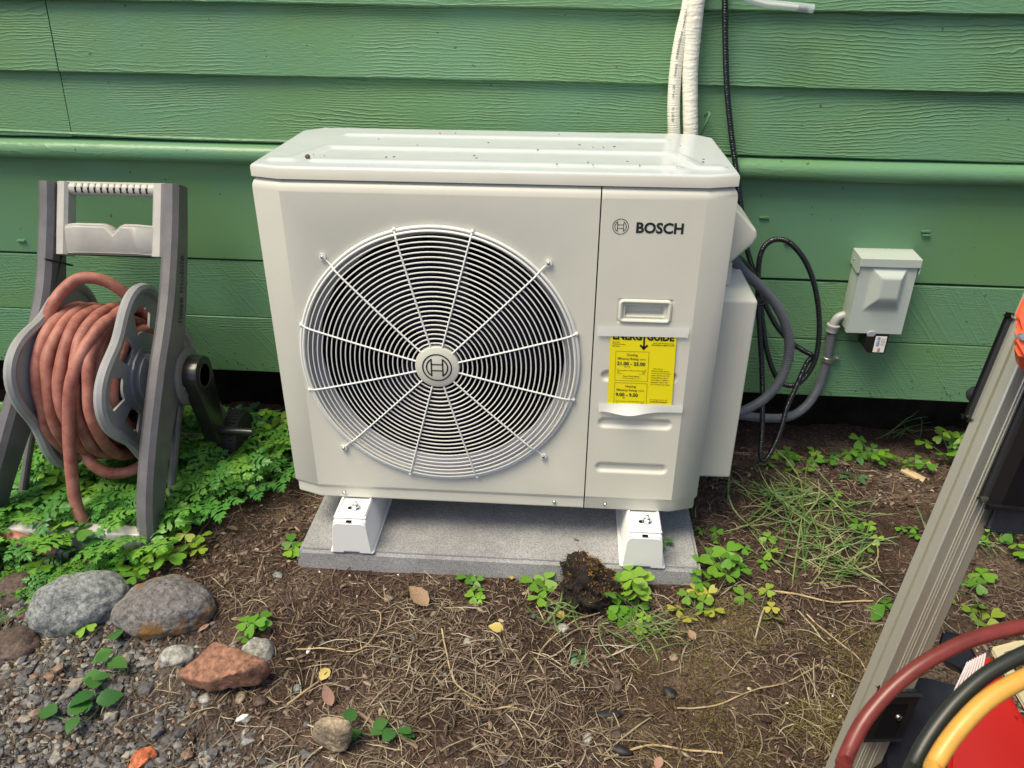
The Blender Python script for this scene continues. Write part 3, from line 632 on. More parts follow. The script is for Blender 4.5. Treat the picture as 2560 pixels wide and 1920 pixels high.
def emblem(mb, cx, cz, R_, lw, y):
    """Ring with an armature: two half-moons joined by a double bar."""
    ring_flat(mb, cx, cz, R_, lw, y); ri = R_*0.735; xb = R_*0.395; a0 = math.acos(xb/ri); hz_ = ri*math.sin(a0)
    for s_ in (1, -1):
        arc = [(cx+s_*ri*math.cos(t), cz+ri*math.sin(t)) for t in np.linspace(-a0, a0, 14)]
        strip(mb, arc, lw*0.95, y); strip(mb, [(cx+s_*xb, cz-hz_), (cx+s_*xb, cz+hz_)], lw, y)
        strip(mb, [(cx-xb, cz+s_*R_*0.235), (cx+xb, cz+s_*R_*0.235)], lw*0.9, y)
    return mb
em = emblem(MB(), FX, FZ, 0.0305, 0.0029, BY-0.0006); em.build('badge_emblem', M['ink'], grille)
lg = emblem(MB(), 0.2535, 0.6785, 0.0150, 0.0012, -0.0006); lg.build('maker_emblem', M['ink'], hp)
tx_ = MB(); add_text(tx_, 'BOSCH', 0.0285, (0.2825, -0.0006, 0.6675), (1, 0, 0), (0, 0, 1), bold=0.034, fit=0.0905); tx_.build('maker_lettering', M['ink'], hp)
for px in (-0.353, 0.1445, 0.263):
    s_ = MB(); s_.lathe([(0.0, -0.0006), (0.003, 0.0002), (0.0046, 0.0026), (0.0050, 0.0044)], 14, (px, 0, 0.0145), (0, 1, 0)); s_.build('screw', M['steel'], hp)
# side: sloping valve handle cover and the deeper service cover below it
mb = MB()
mb.prism([(W/2-0.01, 0.705), (0.5075, 0.672), (0.545, 0.636), (0.5485, 0.622), (0.542, 0.606), (0.503, 0.566), (W/2-0.01, 0.552)], 1, 0.135, 0.30, 0.007, 3); mb.build('grip_cover', M['cream'], hp)
def shed(b):
    for v_ in b.verts:
        if v_.co.z > 0.3: v_.co.z += 0.045*(v_.co.y-0.12)/0.16
        if v_.co.y > 0.2 and v_.co.x > 0.5: v_.co.x -= 0.03
mb = MB(); mb.box((W/2-0.015, 0.12, 0.024), (0.5675, 0.285, 0.485), 0.007, 3, taper=shed)
mb.box((W/2-0.015, 0.165, 0.50), (0.512, 0.27, 0.555), 0.006, 3); mb.build('valve_cover', M['cream'], hp)
# lid: pressed ribs on a chamfered plan
LI = 0.0015; LZ0, LZ1 = 0.7555, 0.7795; BC = 0.042
lid_plan = [(-W/2+CH, LI), (W/2-CH, LI), (W/2-LI, CD), (W/2-LI, D-BC), (W/2-BC, D), (-W/2+BC, D), (-W/2+LI, D-BC), (-W/2+LI, CD)]
mb = MB(); sweep(mb, lid_plan, [(0.012, LZ0+0.002), (0.0, LZ0), (0.0, LZ1-0.006), (0.0012, LZ1-0.0028)]); mb.build('lid_skirt', M['cream'], hp, ang=50)
mb = MB(); sweep(mb, lid_plan, [(0.0012, LZ1-0.0028), (0.0032, LZ1-0.0008), (0.006, LZ1)])
inn = outline_in(lid_plan, 0.006); ys = np.unique(np.concatenate([np.linspace(inn[:, 1].min(), inn[:, 1].max(), 110), inn[:, 1]]))
def halfw(y):
    pts = sorted([(inn[1][1], inn[1][0]), (inn[2][1], inn[2][0]), (inn[3][1], inn[3][0]), (inn[4][1], inn[4][0])]); return np.interp(y, [p[0] for p in pts], [p[1] for p in pts])
us = np.linspace(-1, 1, 190); LY, LU = np.meshgrid(ys, us, indexing='ij'); LX = LU*halfw(LY)
def seg_d(ax_, ay, bx, by):
    dx, dy = bx-ax_, by-ay; t = np.clip(((LX-ax_)*dx+(LY-ay)*dy)/(dx*dx+dy*dy), 0, 1); return np.hypot(LX-ax_-t*dx, LY-ay-t*dy)
h = np.zeros_like(LX)
for segs, hw, ht in (([(-0.345, 0.322, 0.352, 0.322)], 0.021, 0.0042), ([(-0.435, 0.064, -0.402, 0.064), (-0.402, 0.064, -0.362, 0.186), (-0.362, 0.186, 0.358, 0.186), (0.358, 0.186, 0.402, 0.064), (0.402, 0.064, 0.437, 0.064)], 0.0205, 0.0046), ([(-0.350, 0.060, 0.352, 0.060)], 0.019, 0.0042)):
    dd = np.min([seg_d(*s_) for s_ in segs], 0); h = np.maximum(h, ht*smooth01((hw-dd)/0.012))
h = h+0.0016*smooth01((0.445-np.abs(LX))/0.004)*0-0.0*h
V = np.stack([LX, LY, LZ1+h], -1); n1, n2 = h.shape; ii = np.arange(n1*n2).reshape(n1, n2)
mb.add(V, np.stack([ii[:-1, :-1], ii[:-1, 1:], ii[1:, 1:], ii[1:, :-1]], -1).reshape(-1, 4).tolist()); mb.build('lid', M['lid'], hp, ang=50)
mb = MB(); sweep(mb, lid_plan, [(0.010, HB-0.004), (0.010, LZ0+0.003)]); mb.build('lid_gasket', M['cavity'], hp)
# feet: pressed channel feet with bolts
feet_x = [(-0.325, 0.0), (0.352, 0.0)]
for fx, _ in feet_x:
    for y0, y1 in ((-0.066, 0.03), (0.37, 0.455)):
        mb = MB(); mb.box((fx-0.038, y0, -0.0085), (fx+0.038, y1, -0.0045), 0.0018)
        mb.tube([(fx-0.033, y0+0.006, -0.0045), (fx-0.033, y1, -0.0045)], 0.0042, 6); mb.tube([(fx+0.033, y0+0.006, -0.0045), (fx+0.033, y1, -0.0045)], 0.0042, 6)
        mb.tube([(fx-0.033, y0+0.006, -0.0045), (fx+0.033, y0+0.006, -0.0045)], 0.0042, 6); ft = mb.build('foot', M['white_pvc'], hp)
        if y0 < 0:
            mb = MB(); mb.lathe([(0.0115, -0.005), (0.0115, -0.0028)], 20, (fx+0.006, -0.030, 0)); mb.lathe([(0.0088, -0.0028), (0.0090, -0.002), (0.0088, 0.004), (0.0072, 0.0052)], 6, (fx+0.006, -0.030, 0)); mb.lathe([(0.0045, 0.005), (0.0045, 0.0125), (0.003, 0.0135)], 14, (fx+0.006, -0.030, 0)); mb.build('bolt', M['steel'], ft, ang=25)
            mb = MB(); mb.lathe([(0.006, -0.0052), (0.006, -0.0041)], 14, (fx-0.007, -0.030, 0)); mb.build('slot', M['cavity'], ft)

# risers under the feet
def riser(x, label):
    t = thing('plastic_riser', label, 'riser', (x, 0.18, PT), 0, 'white risers under the heat pump')
    b = bmesh.new(); y0, y1, zt = -0.0775, 0.47, -0.0105
    pr = [(-0.052, PT), (-0.052, PT+0.003), (-0.046, PT+0.004), (-0.0385, zt-0.004), (-0.035, zt), (0.035, zt), (0.0385, zt-0.004), (0.046, PT+0.004), (0.052, PT+0.003), (0.052, PT)]
    mb = MB(); mb.prism([(x+p, z) for p, z in pr], 1, y0+0.003, y1, 0.0012, 1); mb.build('rail_body', M['white_pvc'], t)
    cap = [(-0.0505, PT+0.001), (-0.0455, PT+0.004), (-0.040, zt-0.016), (-0.036, zt-0.008), (-0.030, zt-0.004), (0.030, zt-0.004), (0.036, zt-0.008), (0.040, zt-0.016), (0.0455, PT+0.004), (0.0505, PT+0.001), (0.018, PT+0.001), (0.018, PT+0.0055), (-0.018, PT+0.0055), (-0.018, PT+0.001)]
    mb = MB(); mb.prism([(x+p, z) for p, z in cap], 1, y0, y0+0.0028, 0.0008, 1); mb.build('end_cap', M['white_pvc'], t)
    mb = MB(); mb.box((x-0.007, y0+0.0005, zt-0.0005), (x+0.006, y0+0.0085, zt+0.0006)); mb.build('slot', M['cavity'], t)
    return t
riser(-0.325, 'white plastic riser on the concrete pad under the fan end, nearer the hose reel')
riser(0.352, 'white plastic riser on the concrete pad beside the mossy clod, under the service panel')

# ------------------------------------------------------------------ energy label held by two strips of tape
el = thing('energy_label', 'yellow printed energy label taped to the service panel below the pull handle', 'label', (0.318, -0.002, 0.37))
LY_ = -0.0032
def lab(u_, v_, y=LY_):                                   # u 0..1 across, v 0..1 upward on the sheet
    l = 0.2475+0.0045*(1-v_); r = 0.3825+0.0065*(1-v_); return np.array((l+(r-l)*u_, y, 0.281+(0.467-0.281)*v_))
mb = MB(); nu, nv = 8, 10
for side, dy in ((0, 0.0), (1, 0.0006)):
    V = [lab(i/nu, j/nv, LY_+dy-0.0025*math.sin(math.pi*i/nu)*max(0, 1-j/nv*3)*0) for j in range(nv+1) for i in range(nu+1)]
    mb.add(V, [(j*(nu+1)+i, j*(nu+1)+i+1, (j+1)*(nu+1)+i+1, (j+1)*(nu+1)+i) for j in range(nv) for i in range(nu)])
mb.build('paper', M['yellow'], el, smooth=False)
pr = MB(); EX = np.array((1.0, 0, -0.006)); EX /= np.linalg.norm(EX); EZ = np.array((-0.028, 0, 1.0)); TY = LY_-0.0006
def T(txt, u_, v_, size, bold=0.0, align='LEFT', fit=None):
    add_text(pr, txt, size, lab(u_, v_, TY), EX, EZ, bold, align, fit=fit)
T('ENERG', 0.035, 0.862, 0.0215, 0.045, fit=0.0600); T('GUIDE', 0.555, 0.862, 0.0215, 0.045, fit=0.0555)
strip(pr, [lab(0.475, 0.97)[[0, 2]], lab(0.515, 0.90)[[0, 2]], lab(0.555, 0.97)[[0, 2]]], 0.0036, TY); strip(pr, [lab(0.515, 0.90)[[0, 2]], lab(0.515, 0.765)[[0, 2]]], 0.0036, TY)
strip(pr, [lab(0.47, 0.79)[[0, 2]], lab(0.515, 0.755)[[0, 2]], lab(0.56, 0.79)[[0, 2]]], 0.0042, TY)
for i_, t_ in enumerate(('Heat Pump', 'Cooling and Heating', 'Split System')): T(t_, 0.035, 0.820-0.024*i_, 0.0033, 0.02)
for i_, t_ in enumerate(('Bosch Thermotechnology Corp.', 'Model BMS500-AAM027-1CSXRC')): T(t_, 0.975, 0.820-0.024*i_, 0.0033, 0.02, 'RIGHT')
for v0, v1, head, num, tri in ((0.345, 0.715, 'Cooling', '21.00 - 25.00', (0.245, 0.315)), (-0.02, 0.315, 'Heating', '9.00 - 9.50', (0.235, 0.255))):
    c = [lab(a, b_)[[0, 2]] for a, b_ in ((0.095, v0), (0.60, v0), (0.60, v1), (0.095, v1), (0.095, v0))]; strip(pr, c, 0.0006, TY)
    T(head, 0.345, v1-0.055, 0.0072, 0.012, 'CENTER'); T('Efficiency Rating', 0.125, v1-0.103, 0.0070, 0.012, fit=0.0432); T('(SEER2)' if v0 > 0 else '(HSPF2)', 0.46, v1-0.103, 0.0042)
    T(num, 0.12, v1-0.172, 0.0108, 0.03, fit=0.059 if v0 > 0 else 0.047)
    for t in tri:
        p = lab(t, v1-0.195, TY); pr.add([p+np.array((-0.0014, 0, 0.001)), p+np.array((0.0014, 0, 0.001)), p+np.array((0, 0, -0.0015))], [(0, 1, 2)])
    strip(pr, [lab(tri[0], v1-0.192)[[0, 2]], lab(tri[1], v1-0.192)[[0, 2]]], 0.0006, TY)
    strip(pr, [lab(0.13, v1-0.24)[[0, 2]], lab(0.56, v1-0.24)[[0, 2]]], 0.0007, TY)
    for i_ in range(5): strip(pr, [lab(0.13+0.1075*i_, v1-(0.223 if i_ in (0, 4) else 0.234))[[0, 2]], lab(0.13+0.1075*i_, v1-0.242)[[0, 2]]], 0.0006, TY)
    T('14.3' if v0 > 0 else '7.5', 0.125, v1-0.268, 0.0036, 0.02); T('40.6' if v0 > 0 else '16.0', 0.515, v1-0.268, 0.0036, 0.02)
    T('Least Efficient', 0.125, v1-0.286, 0.0024); T('Most Efficient', 0.56, v1-0.286, 0.0024, 0, 'RIGHT')
    if v0 > 0: T('Range of Similar Models', 0.345, v1-0.318, 0.0036, 0.015, 'CENTER'); T('* Seasonal Energy Efficiency Ratio 2', 0.345, v1-0.343, 0.0028, 0, 'CENTER')
for i_, t_ in enumerate(("    This system's", 'efficiency ratings depend', 'on the coil your contractor', 'installs with this unit. The', 'heating efficiency rating', 'varies slightly in different', 'geographic regions. Ask', 'your contractor for details.')): T(t_, 0.65, 0.503-0.0285*i_, 0.0037, 0.012)
T('For energy cost info, visit', 0.655, 0.105, 0.0036, 0.01); T('productinfo.energy.gov', 0.655, 0.078, 0.0040, 0.03)
pr.build('print', M['ink'], el, smooth=False)
mb = MB()
def tape(c0, c1, c2, c3, bulge=0.0):
    """Strip of tape: corners lower-left, lower-right, upper-right, upper-left, ends torn to small teeth."""
    c = [np.array(q) for q in (c0, c1, c2, c3)]; n_ = 24; V = []
    for i in range(n_+1):
        u_ = i/n_
        for j in range(5):
            v_ = j/4; p = (c[0]*(1-u_)+c[1]*u_)*(1-v_)+(c[3]*(1-u_)+c[2]*u_)*v_
            y = -0.0052-bulge*math.exp(-((u_-0.36)/0.22)**2)*(1-v_)**1.3; dx = (0.0009 if j % 2 else 0)*(1 if i == 0 else -1 if i == n_ else 0)
            z = p[1]-bulge*0.35*math.exp(-((u_-0.36)/0.22)**2)*(1-v_); V.append((p[0]+dx, y, z))
    return mb.add(V, [(i*5+j, (i+1)*5+j, (i+1)*5+j+1, i*5+j+1) for i in range(n_) for j in range(4)])
tape((0.2205, 0.4475), (0.4065, 0.4505), (0.4075, 0.4725), (0.2195, 0.4705)); mb.build('tape', M['tape'], el)
mb = MB(); tape((0.2330, 0.2695), (0.4130, 0.2730), (0.4130, 0.2915), (0.2325, 0.2895), 0.012); mb.build('tape', M['tape'], el)

# ------------------------------------------------------------------ refrigerant line sets down the wall
P_ = lambda px, py, y=0.45: wall_at(px, py, y)
pth = spline([P_(1457, 330, .452), P_(1456, 287, .452), P_(1455, 225, .452), P_(1460, 150, .452), P_(1471, 80, .452), P_(1486, 15, .455), P_(1495, -60, .46), P_(1500, -200, .462)], 0.0018)
low = P_(1457, 330, .452); pth = np.vstack([spline([(low[0]+.03, .43, .50), (low[0]+.004, .448, .60), low], 0.0018)[:-1], pth])
o = MB().tube(pth, ribbed(pth, 0.0148, 0.0050, 0.06), 16).build('insulated_pipe', M['white_hose'], loc=(low[0], .452, .70)); tag(o, 'slimmer white ribbed pipe with black printing running down behind the heat pump', 'pipe')
mb = MB(); s_ = pth[:, 2]
for txt, z_ in (('PE-RT 15', 0.800), ('1/4 x 3/8', 0.850), ('(resists)', 0.897), ('WARNING', 0.935), ('cancer - www.P65Warnings', 0.972)):
    i_ = int(np.argmin(np.abs(s_-z_))); c = pth[i_]; d_ = pth[min(i_+30, len(pth)-1)]-pth[i_]; d_ /= np.linalg.norm(d_); xx = np.cross(d_, (0, 1, 0)); add_text(mb, txt, 0.0085, c+np.array((0.0015, -0.0156, 0))+xx*0.002, d_, -xx if xx[0] > 0 else xx, 0.0, fit={'cancer - www.P65Warnings': 0.085}.get(txt))
mb.build('printing', M['ink'], o, smooth=False)
pth2 = spline([P_(1492, 330, .448), P_(1492, 287, .448), P_(1491, 225, .448), P_(1491, 150, .448), P_(1496, 80, .448), P_(1501, 20, .446), P_(1507, -60, .45), P_(1510, -200, .455)], 0.0014)
low = P_(1492, 330, .448); pth2 = np.vstack([spline([(low[0]+.02, .43, .50), (low[0]+.004, .446, .60), low], 0.0014)[:-1], pth2])
rr = np.interp(pth2[:, 2], [0.6, 0.75, 0.95, 1.08], [0.0165, 0.0172, 0.0180, 0.0205]); k = len(rr)
wr = np.array([vnoise(np.arange(14)*0.9+3, np.full(14, i_*0.55), 3) for i_ in range(k)])-0.5
mb = MB(); mb.tube(pth2, rr, 14)
V = mb.v[0].reshape(k, 14, 3); cen = pth2[:, None, :]; mb.v[0] = (cen+(V-cen)*(1+0.075*wr[:, :, None])).reshape(-1, 3)
o = mb.build('insulated_pipe', M['white_wrap'], loc=(low[0], .448, .70)); tag(o, 'thicker white tape-wrapped pipe with crinkled skin running down behind the heat pump', 'pipe')
# clear drain tube at the top of the wall
ct = spline([P_(1585, -40, .44), P_(1610, -8, .435), P_(1650, 7, .435), P_(1700, 13, .435), P_(1757, 19, .435)], 0.004)
t = thing('clear_tube', 'short clear plastic tube end with brown plug lying against the top siding', 'tube', tuple(ct[-1]))
MB().tube(ct, 0.0093, 12).build('tube_wall', M['clear'], t)
MB().tube(ct[:-5], 0.0042, 8).build('inner_core', plain('cream_core', (0.72, 0.70, 0.52), 0.5), t)
MB().tube(ct[-9:-3]+np.array((0, -0.001, 0)), 0.0068, 8).build('plug', M['twig'], t)

# ------------------------------------------------------------------ black armoured cable and grey conduits
Cb = lambda px, py, y=0.455: wall_at(px, py, y)
bc = spline([Cb(1556, -220, .462), Cb(1563, -60, .462), Cb(1566, 0, .46), Cb(1567, 100, .46), Cb(1571, 200, .458), Cb(1581, 300, .452), Cb(1592, 380, .44), Cb(1601, 450, .435), Cb(1612, 530, .43),
             Cb(1628, 585, .425), Cb(1648, 645, .42), Cb(1675, 700, .42), Cb(1707, 738, .42), Cb(1735, 757, .42), Cb(1751, 766, .42), Cb(1752, 774, .42), Cb(1742, 786, .42), Cb(1718, 840, .40), Cb(1700, 880, .37), Cb(1686, 930, .33), Cb(1669, 970, .30), Cb(1655, 992, .285), Cb(1646, 994, .28),
             Cb(1643, 975, .285), Cb(1646, 930, .31), Cb(1647, 860, .36), Cb(1645, 780, .39), Cb(1640, 700, .40), Cb(1637, 640, .405), Cb(1638, 585, .41), Cb(1643, 550, .41), Cb(1655, 528, .41), Cb(1677, 517, .41), Cb(1705, 524, .41), Cb(1733, 554, .41), Cb(1753, 595, .41), Cb(1766, 650, .41),
             Cb(1770, 710, .41), Cb(1764, 765, .41), Cb(1750, 800, .41), Cb(1728, 826, .41), Cb(1706, 833, .41), Cb(1685, 824, .41), Cb(1668, 795, .41), Cb(1655, 750, .41), Cb(1648, 700, .41), Cb(1640, 640, .405), Cb(1628, 595, .37), Cb(1600, 560, .31), Cb(1575, 545, .27)], 0.0015)
o = MB().tube(bc, ribbed(bc, 0.0072, 0.0056, 0.16), 9).build('armoured_cable', M['conduit_black'], loc=tuple(Cb(1567, 100, .46))); tag(o, 'long black ribbed cable coming down the wall and coiled beside the heat pump', 'cable')
o_t = MB(); c = Cb(1640, 653, .402); o_t.tube([c+np.array((0.011*math.cos(a), 0.016*math.sin(a), 0)) for a in np.linspace(0, 2*math.pi, 14)[:-1]], 0.0022, 6, closed=True); o_t.build('cable_tie', M['black'], o)
gc = spline([Cb(1566, 540, .22), Cb(1585, 560, .235), Cb(1610, 590, .25), Cb(1645, 622, .265), Cb(1675, 657, .275), Cb(1695, 695, .28), Cb(1705, 740, .285), Cb(1700, 785, .29), Cb(1683, 825, .29), Cb(1655, 858, .29), Cb(1625, 878, .285), Cb(1595, 890, .275), Cb(1560, 895, .26)], 0.0015)
o = MB().tube(gc, ribbed(gc, 0.0122, 0.0058, 0.07), 14).build('flexible_conduit', M['conduit_grey'], loc=tuple(Cb(1675, 657, .275))); tag(o, 'grey flexible conduit arching out from under the side grip cover of the heat pump', 'conduit')
g2 = spline([Cb(1560, 890, .31), Cb(1600, 897, .33), Cb(1650, 903, .37), Cb(1700, 901, .41), Cb(1738, 880, .445), Cb(1765, 842, .468), Cb(1780, 800, .475), Cb(1791, 750, .475), Cb(1799, 706, .475)], 0.0015)
o = MB().tube(g2, ribbed(g2, 0.0122, 0.0058, 0.07), 14).build('flexible_conduit', M['conduit_grey'], loc=tuple(Cb(1791, 750, .475))); tag(o, 'grey flexible conduit clamped to the skirt boards below the disconnect box', 'conduit')
c = Cb(1787, 776, .475); mb = MB(); d_ = np.array((.0, 0, 1.)); mb.lathe([(0.0135, -0.007), (0.0146, -0.006), (0.0146, 0.006), (0.0135, 0.007)], 18, c, (0.12, 0, 1)); mb.box(c+np.array((0.010, 0.006, -0.0065)), c+np.array((0.036, 0.012, 0.0065)), 0.002); mb.build('strap_clamp', plain('galvanised', (0.42, 0.43, 0.42), 0.35, metallic=0.9), o)
mb = MB(); mb.lathe([(0.0, -0.004), (0.004, -0.003), (0.0045, 0.0), (0.0045, 0.003)], 10, c+np.array((0.028, 0.005, 0)), (0, 1, 0)); mb.build('screw', M['steel'], o)
# elbow fitting
e0 = g2[-1]; el_ = spline([e0+np.array((0, 0, -0.004)), e0+np.array((0.001, 0, 0.012)), e0+np.array((0.008, 0, 0.027)), e0+np.array((0.022, 0, 0.034)), e0+np.array((0.036, 0, 0.034))], 0.003)
t = thing('elbow_fitting', 'light grey plastic elbow joining the conduit to the disconnect box', 'pipe fitting', tuple(e0))
MB().tube(el_, 0.0112, 14).build('bend', M['fit_grey'], t)
mb = MB(); mb.lathe([(0.0125, -0.014), (0.0155, -0.013), (0.0160, 0.0), (0.0172, 0.002), (0.0172, 0.006), (0.012, 0.008)], 20, e0, (0.1, 0, 1)); mb.build('collar', M['fit_grey'], t)
mb = MB(); mb.lathe([(0.0165, 0.0), (0.0165, 0.010)], 6, el_[-1]-np.array((0.004, 0, 0)), (1, 0, 0)); mb.lathe([(0.0135, 0.009), (0.0135, 0.014)], 20, el_[-1]-np.array((0.004, 0, 0)), (1, 0, 0)); mb.build('hex_nut', M['fit_grey'], t, ang=25)

# ------------------------------------------------------------------ disconnect box
dx0, dx1, dz0, dz1, dyf = 0.882, 1.018, 0.283, 0.470, 0.4275
db = thing('disconnect_box', 'grey metal disconnect box with hinged raised cover fixed to the green wall', 'electrical box', ((dx0+dx1)/2, 0.494, dz0))
SH = lambda V: V
mb = MB(); mb.box((dx0, dyf+0.003, dz0+0.002), (dx1, 0.4935, dz1+0.004), 0.0016); mb.build('enclosure', M['box_grey'], db)
# cover with a pressed pyramid bulge, built as relief
nxg, nzg = 60, 84; gx_ = np.linspace(dx0-0.001, dx1+0.001, nxg); gz_ = np.linspace(dz0, dz1, nzg); CX, CZ = np.meshgrid(gx_, gz_)
cxm = (dx0+dx1)/2+0.002; e = np.minimum(np.minimum((CX-(cxm-0.045))/0.030, ((cxm+0.045)-CX)/0.020), np.minimum((CZ-(dz0+0.058))/0.050, ((dz1-0.008)-CZ)/0.026))
CYY = dyf-0.019*smooth01(np.clip(e, 0, 1))*1.0; n1, n2 = CX.shape; ii = np.arange(n1*n2).reshape(n1, n2)
mb = MB(); mb.add(np.stack([CX, CYY, CZ], -1), np.stack([ii[:-1, :-1], ii[:-1, 1:], ii[1:, 1:], ii[1:, :-1]], -1).reshape(-1, 4).tolist())
mb.box((dx0-0.0012, dyf+0.0004, dz0-0.0005), (dx0+0.0006, dyf+0.014, dz1)); mb.box((dx1-0.0006, dyf+0.0004, dz0-0.0005), (dx1+0.0012, dyf+0.014, dz1)); mb.build('cover', M['box_grey'], db, ang=50)
mb = MB(); mb.prism([(0.494, dz1+0.006), (0.494, dz1+0.0195), (dyf-0.006, dz1+0.0155), (dyf-0.006, dz1-0.006), (dyf-0.0035, dz1-0.006), (dyf-0.0035, dz1+0.006)], 0, dx0-0.005, dx1+0.0055, 0.0008, 1)
for xx in (dx0-0.0055, dx1+0.0040): mb.prism([(0.494, dz1+0.019), (dyf-0.005, dz1+0.015), (dyf-0.005, dz1-0.022), (dyf+0.006, dz1-0.027), (0.494, dz1-0.018)], 0, xx, xx+0.0016)
mb.build('rain_hood', M['box_grey'], db, ang=30)
mb = MB(); mb.lathe([(0.0, -0.0018), (0.003, -0.001), (0.0036, 0)], 10, (dx0-0.0055, 0.470, dz1-0.003), (1, 0, 0)); mb.build('rivet', M['steel'], db)
tb = MB(); pz = dz0-0.0035; tx0 = dx0+0.062; tb.lathe([(0.0045, -0.0006), (0.0105, -0.0006), (0.0105, 0.0006), (0.0045, 0.0006)], 20, (tx0, dyf-0.001, pz+0.002), (0, 1, 0.35)); tb.build('hasp', M['white'], db)
sp = thing('surge_protector', 'small black module with a white sticker hanging below the disconnect box', 'surge protector', ((dx0+dx1)/2+.02, 0.455, 0.22))
sx0, sx1 = dx0+0.052, dx0+0.109; mb = MB(); mb.prism([(sx0, dz0-0.002), (sx0, dz0-0.042), (sx0+0.012, dz0-0.056), (sx1-0.003, dz0-0.058), (sx1, dz0-0.055), (sx1, dz0-0.002)], 1, 0.4285, 0.478, 0.0015); mb.build('case', M['black'], sp)
mb = MB(); mb.box((sx0+0.024, 0.4272, dz0-0.053), (sx1-0.005, 0.4284, dz0-0.008)); mb.build('sticker', M['white'], sp)
mb = MB(); add_text(mb, 'RSH-50', 0.0105, (sx0+0.036, 0.4268, dz0-0.036), (0, 0, 1), (-1, 0, 0), 0.02, fit=0.026); mb.build('print', M['blue_ink'], sp, smooth=False)
mb = MB(); add_text(mb, 'RS', 0.0085, (sx0+0.041, 0.4268, dz0-0.0515), (0, 0, 1), (-1, 0, 0), 0.04, fit=0.010); mb.build('print', M['red_ink'], sp, smooth=False)
mb = MB()
for q in range(3): add_text(mb, 'TYPE 1  120/240V  50kA', 0.0034, (sx0+0.042+0.0035*q, 0.4268, dz0-0.034), (0, 0, 1), (-1, 0, 0), 0.0, fit=0.02)
mb.build('print', M['ink'], sp, smooth=False)

# ------------------------------------------------------------------ hose reel cart
RX0, RX1 = -1.122, -0.808                                 # the two side frames
HY, HZ = 0.205, 0.195                                     # reel axle
rc = thing('hose_reel_cart', 'grey plastic hose reel cart with crank standing among ferny plants by the wall', 'hose reel', (-0.98, 0.15, GZ))
def side_pts(x, flare): return spline([(x+flare, -0.045, -0.150), (x+flare*.82, -0.018, -0.04), (x+flare*.48, 0.052, 0.10), (x+flare*.22, 0.142, 0.225), (x, 0.240, 0.38), (x, 0.322, 0.53), (x, 0.372, 0.640)], 0.02)
for x, fl, sg in ((RX1, -0.025, 1), (RX0, -0.125, -1)):
    mb = MB(); pts = side_pts(x, fl); tz = np.linspace(0, 1, len(pts)); th = 0.088+0.022*np.exp(-((tz-0.46)/0.13)**2)-0.022*smooth01((tz-.55)/.45)-0.014*smooth01((.25-tz)/.25)
    mb.bar(pts, 0.040, th, 0.011)
    st = spline([(x+sg*0.014, HY-0.02, HZ+0.02), (x+sg*0.018, HY+0.05, HZ-0.07), (x+sg*0.02, 0.295, 0.04), (x+sg*0.024, 0.345, -0.045)], 0.02); mb.bar(st, 0.034, np.linspace(0.10, 0.055, len(st)), 0.006)
    ft_ = spline([(x+sg*0.004+fl*.3, HY-0.02, HZ-0.05), (x+sg*0.006+fl*.5, 0.13, 0.06), (x+fl*.8, 0.06, -0.10), (x+fl, 0.04, -0.15)], 0.02); mb.bar(ft_, 0.016, 0.022, 0.004)
    mb.lathe([(0.0, -0.03), (0.070, -0.028), (0.074, -0.02), (0.074, 0.009), (0.066, 0.015), (0.0, 0.016)], 36, (x+sg*0.012, HY+0.005, HZ+0.005), (sg, 0, 0))
    fr = mb.build('side_frame', M['frame_grey'], rc)
    if sg < 0:
        mb = MB()                                          # open ribbed inner face of the far frame
        for a, b_ in (((0.335, 0.50), (0.25, 0.425)), ((0.345, 0.44), (0.24, 0.49)), ((0.29, 0.40), (0.2, 0.34))): mb.tube([(x+0.021, a[0]-.01, a[1]), (x+0.021, b_[0], b_[1])], 0.003, 5)
        mb.build('rib', M['black'], fr)
    if sg > 0:
        mb = MB(); add_text(mb, 'hose mobile', 0.034, (x+0.0206, 0.232, 0.335), (0, 0.452, 0.892), (0, -0.892, 0.452), 0.01, fit=0.165); mb.build('embossing', M['black'], fr, smooth=False)
# handle: grip bar, cheeks and tray in light plastic
hd = MB(); ty, tz_ = 0.372, 0.628; dn = np.array((0, -0.075, -0.15)); dn = dn/np.linalg.norm(dn)
xa, xb_ = RX0+0.022, RX1-0.022
def hp_(x, d, out_=0.0): q = np.array((x, ty, tz_))+dn*d; q += np.array((0, -0.892, 0.45))*out_; return q
hd.tube([hp_(xa, 0), hp_(xb_, 0)], 0.0175, 12)
for x in (xa+0.013, xb_-0.013):
    c = np.array([hp_(x, -0.012), hp_(x, 0.05), hp_(x, 0.12), hp_(x, 0.165)]); hd.bar(c, 0.030, 0.046, 0.007)
fr_poly = []
b = bmesh.new()
def tray(b):
    sec = [(0.090, 0.0), (0.090, 0.036), (0.098, 0.044), (0.158, 0.030), (0.163, 0.024), (0.163, 0.0)]
    xs_ = np.concatenate([[xa+0.02], np.linspace(xa+0.06, xb_-0.055, 9), [xb_-0.02]]); rings = []
    for i_, x in enumerate(xs_):
        f_ = 0.45 if i_ in (0, len(xs_)-1) else 1.0; drop = 0.02 if 6 <= i_ <= 6 else 0.0
        rings.append([b.verts.new(hp_(x, d+(drop if d < 0.1 else 0), o_*f_)) for d, o_ in sec])
    for r0, r1 in zip(rings[:-1], rings[1:]):
        for j in range(len(sec)): b.faces.new((r0[j], r1[j], r1[(j+1) % len(sec)], r0[(j+1) % len(sec)]))
    b.faces.new(rings[0]); b.faces.new(rings[-1][::-1])
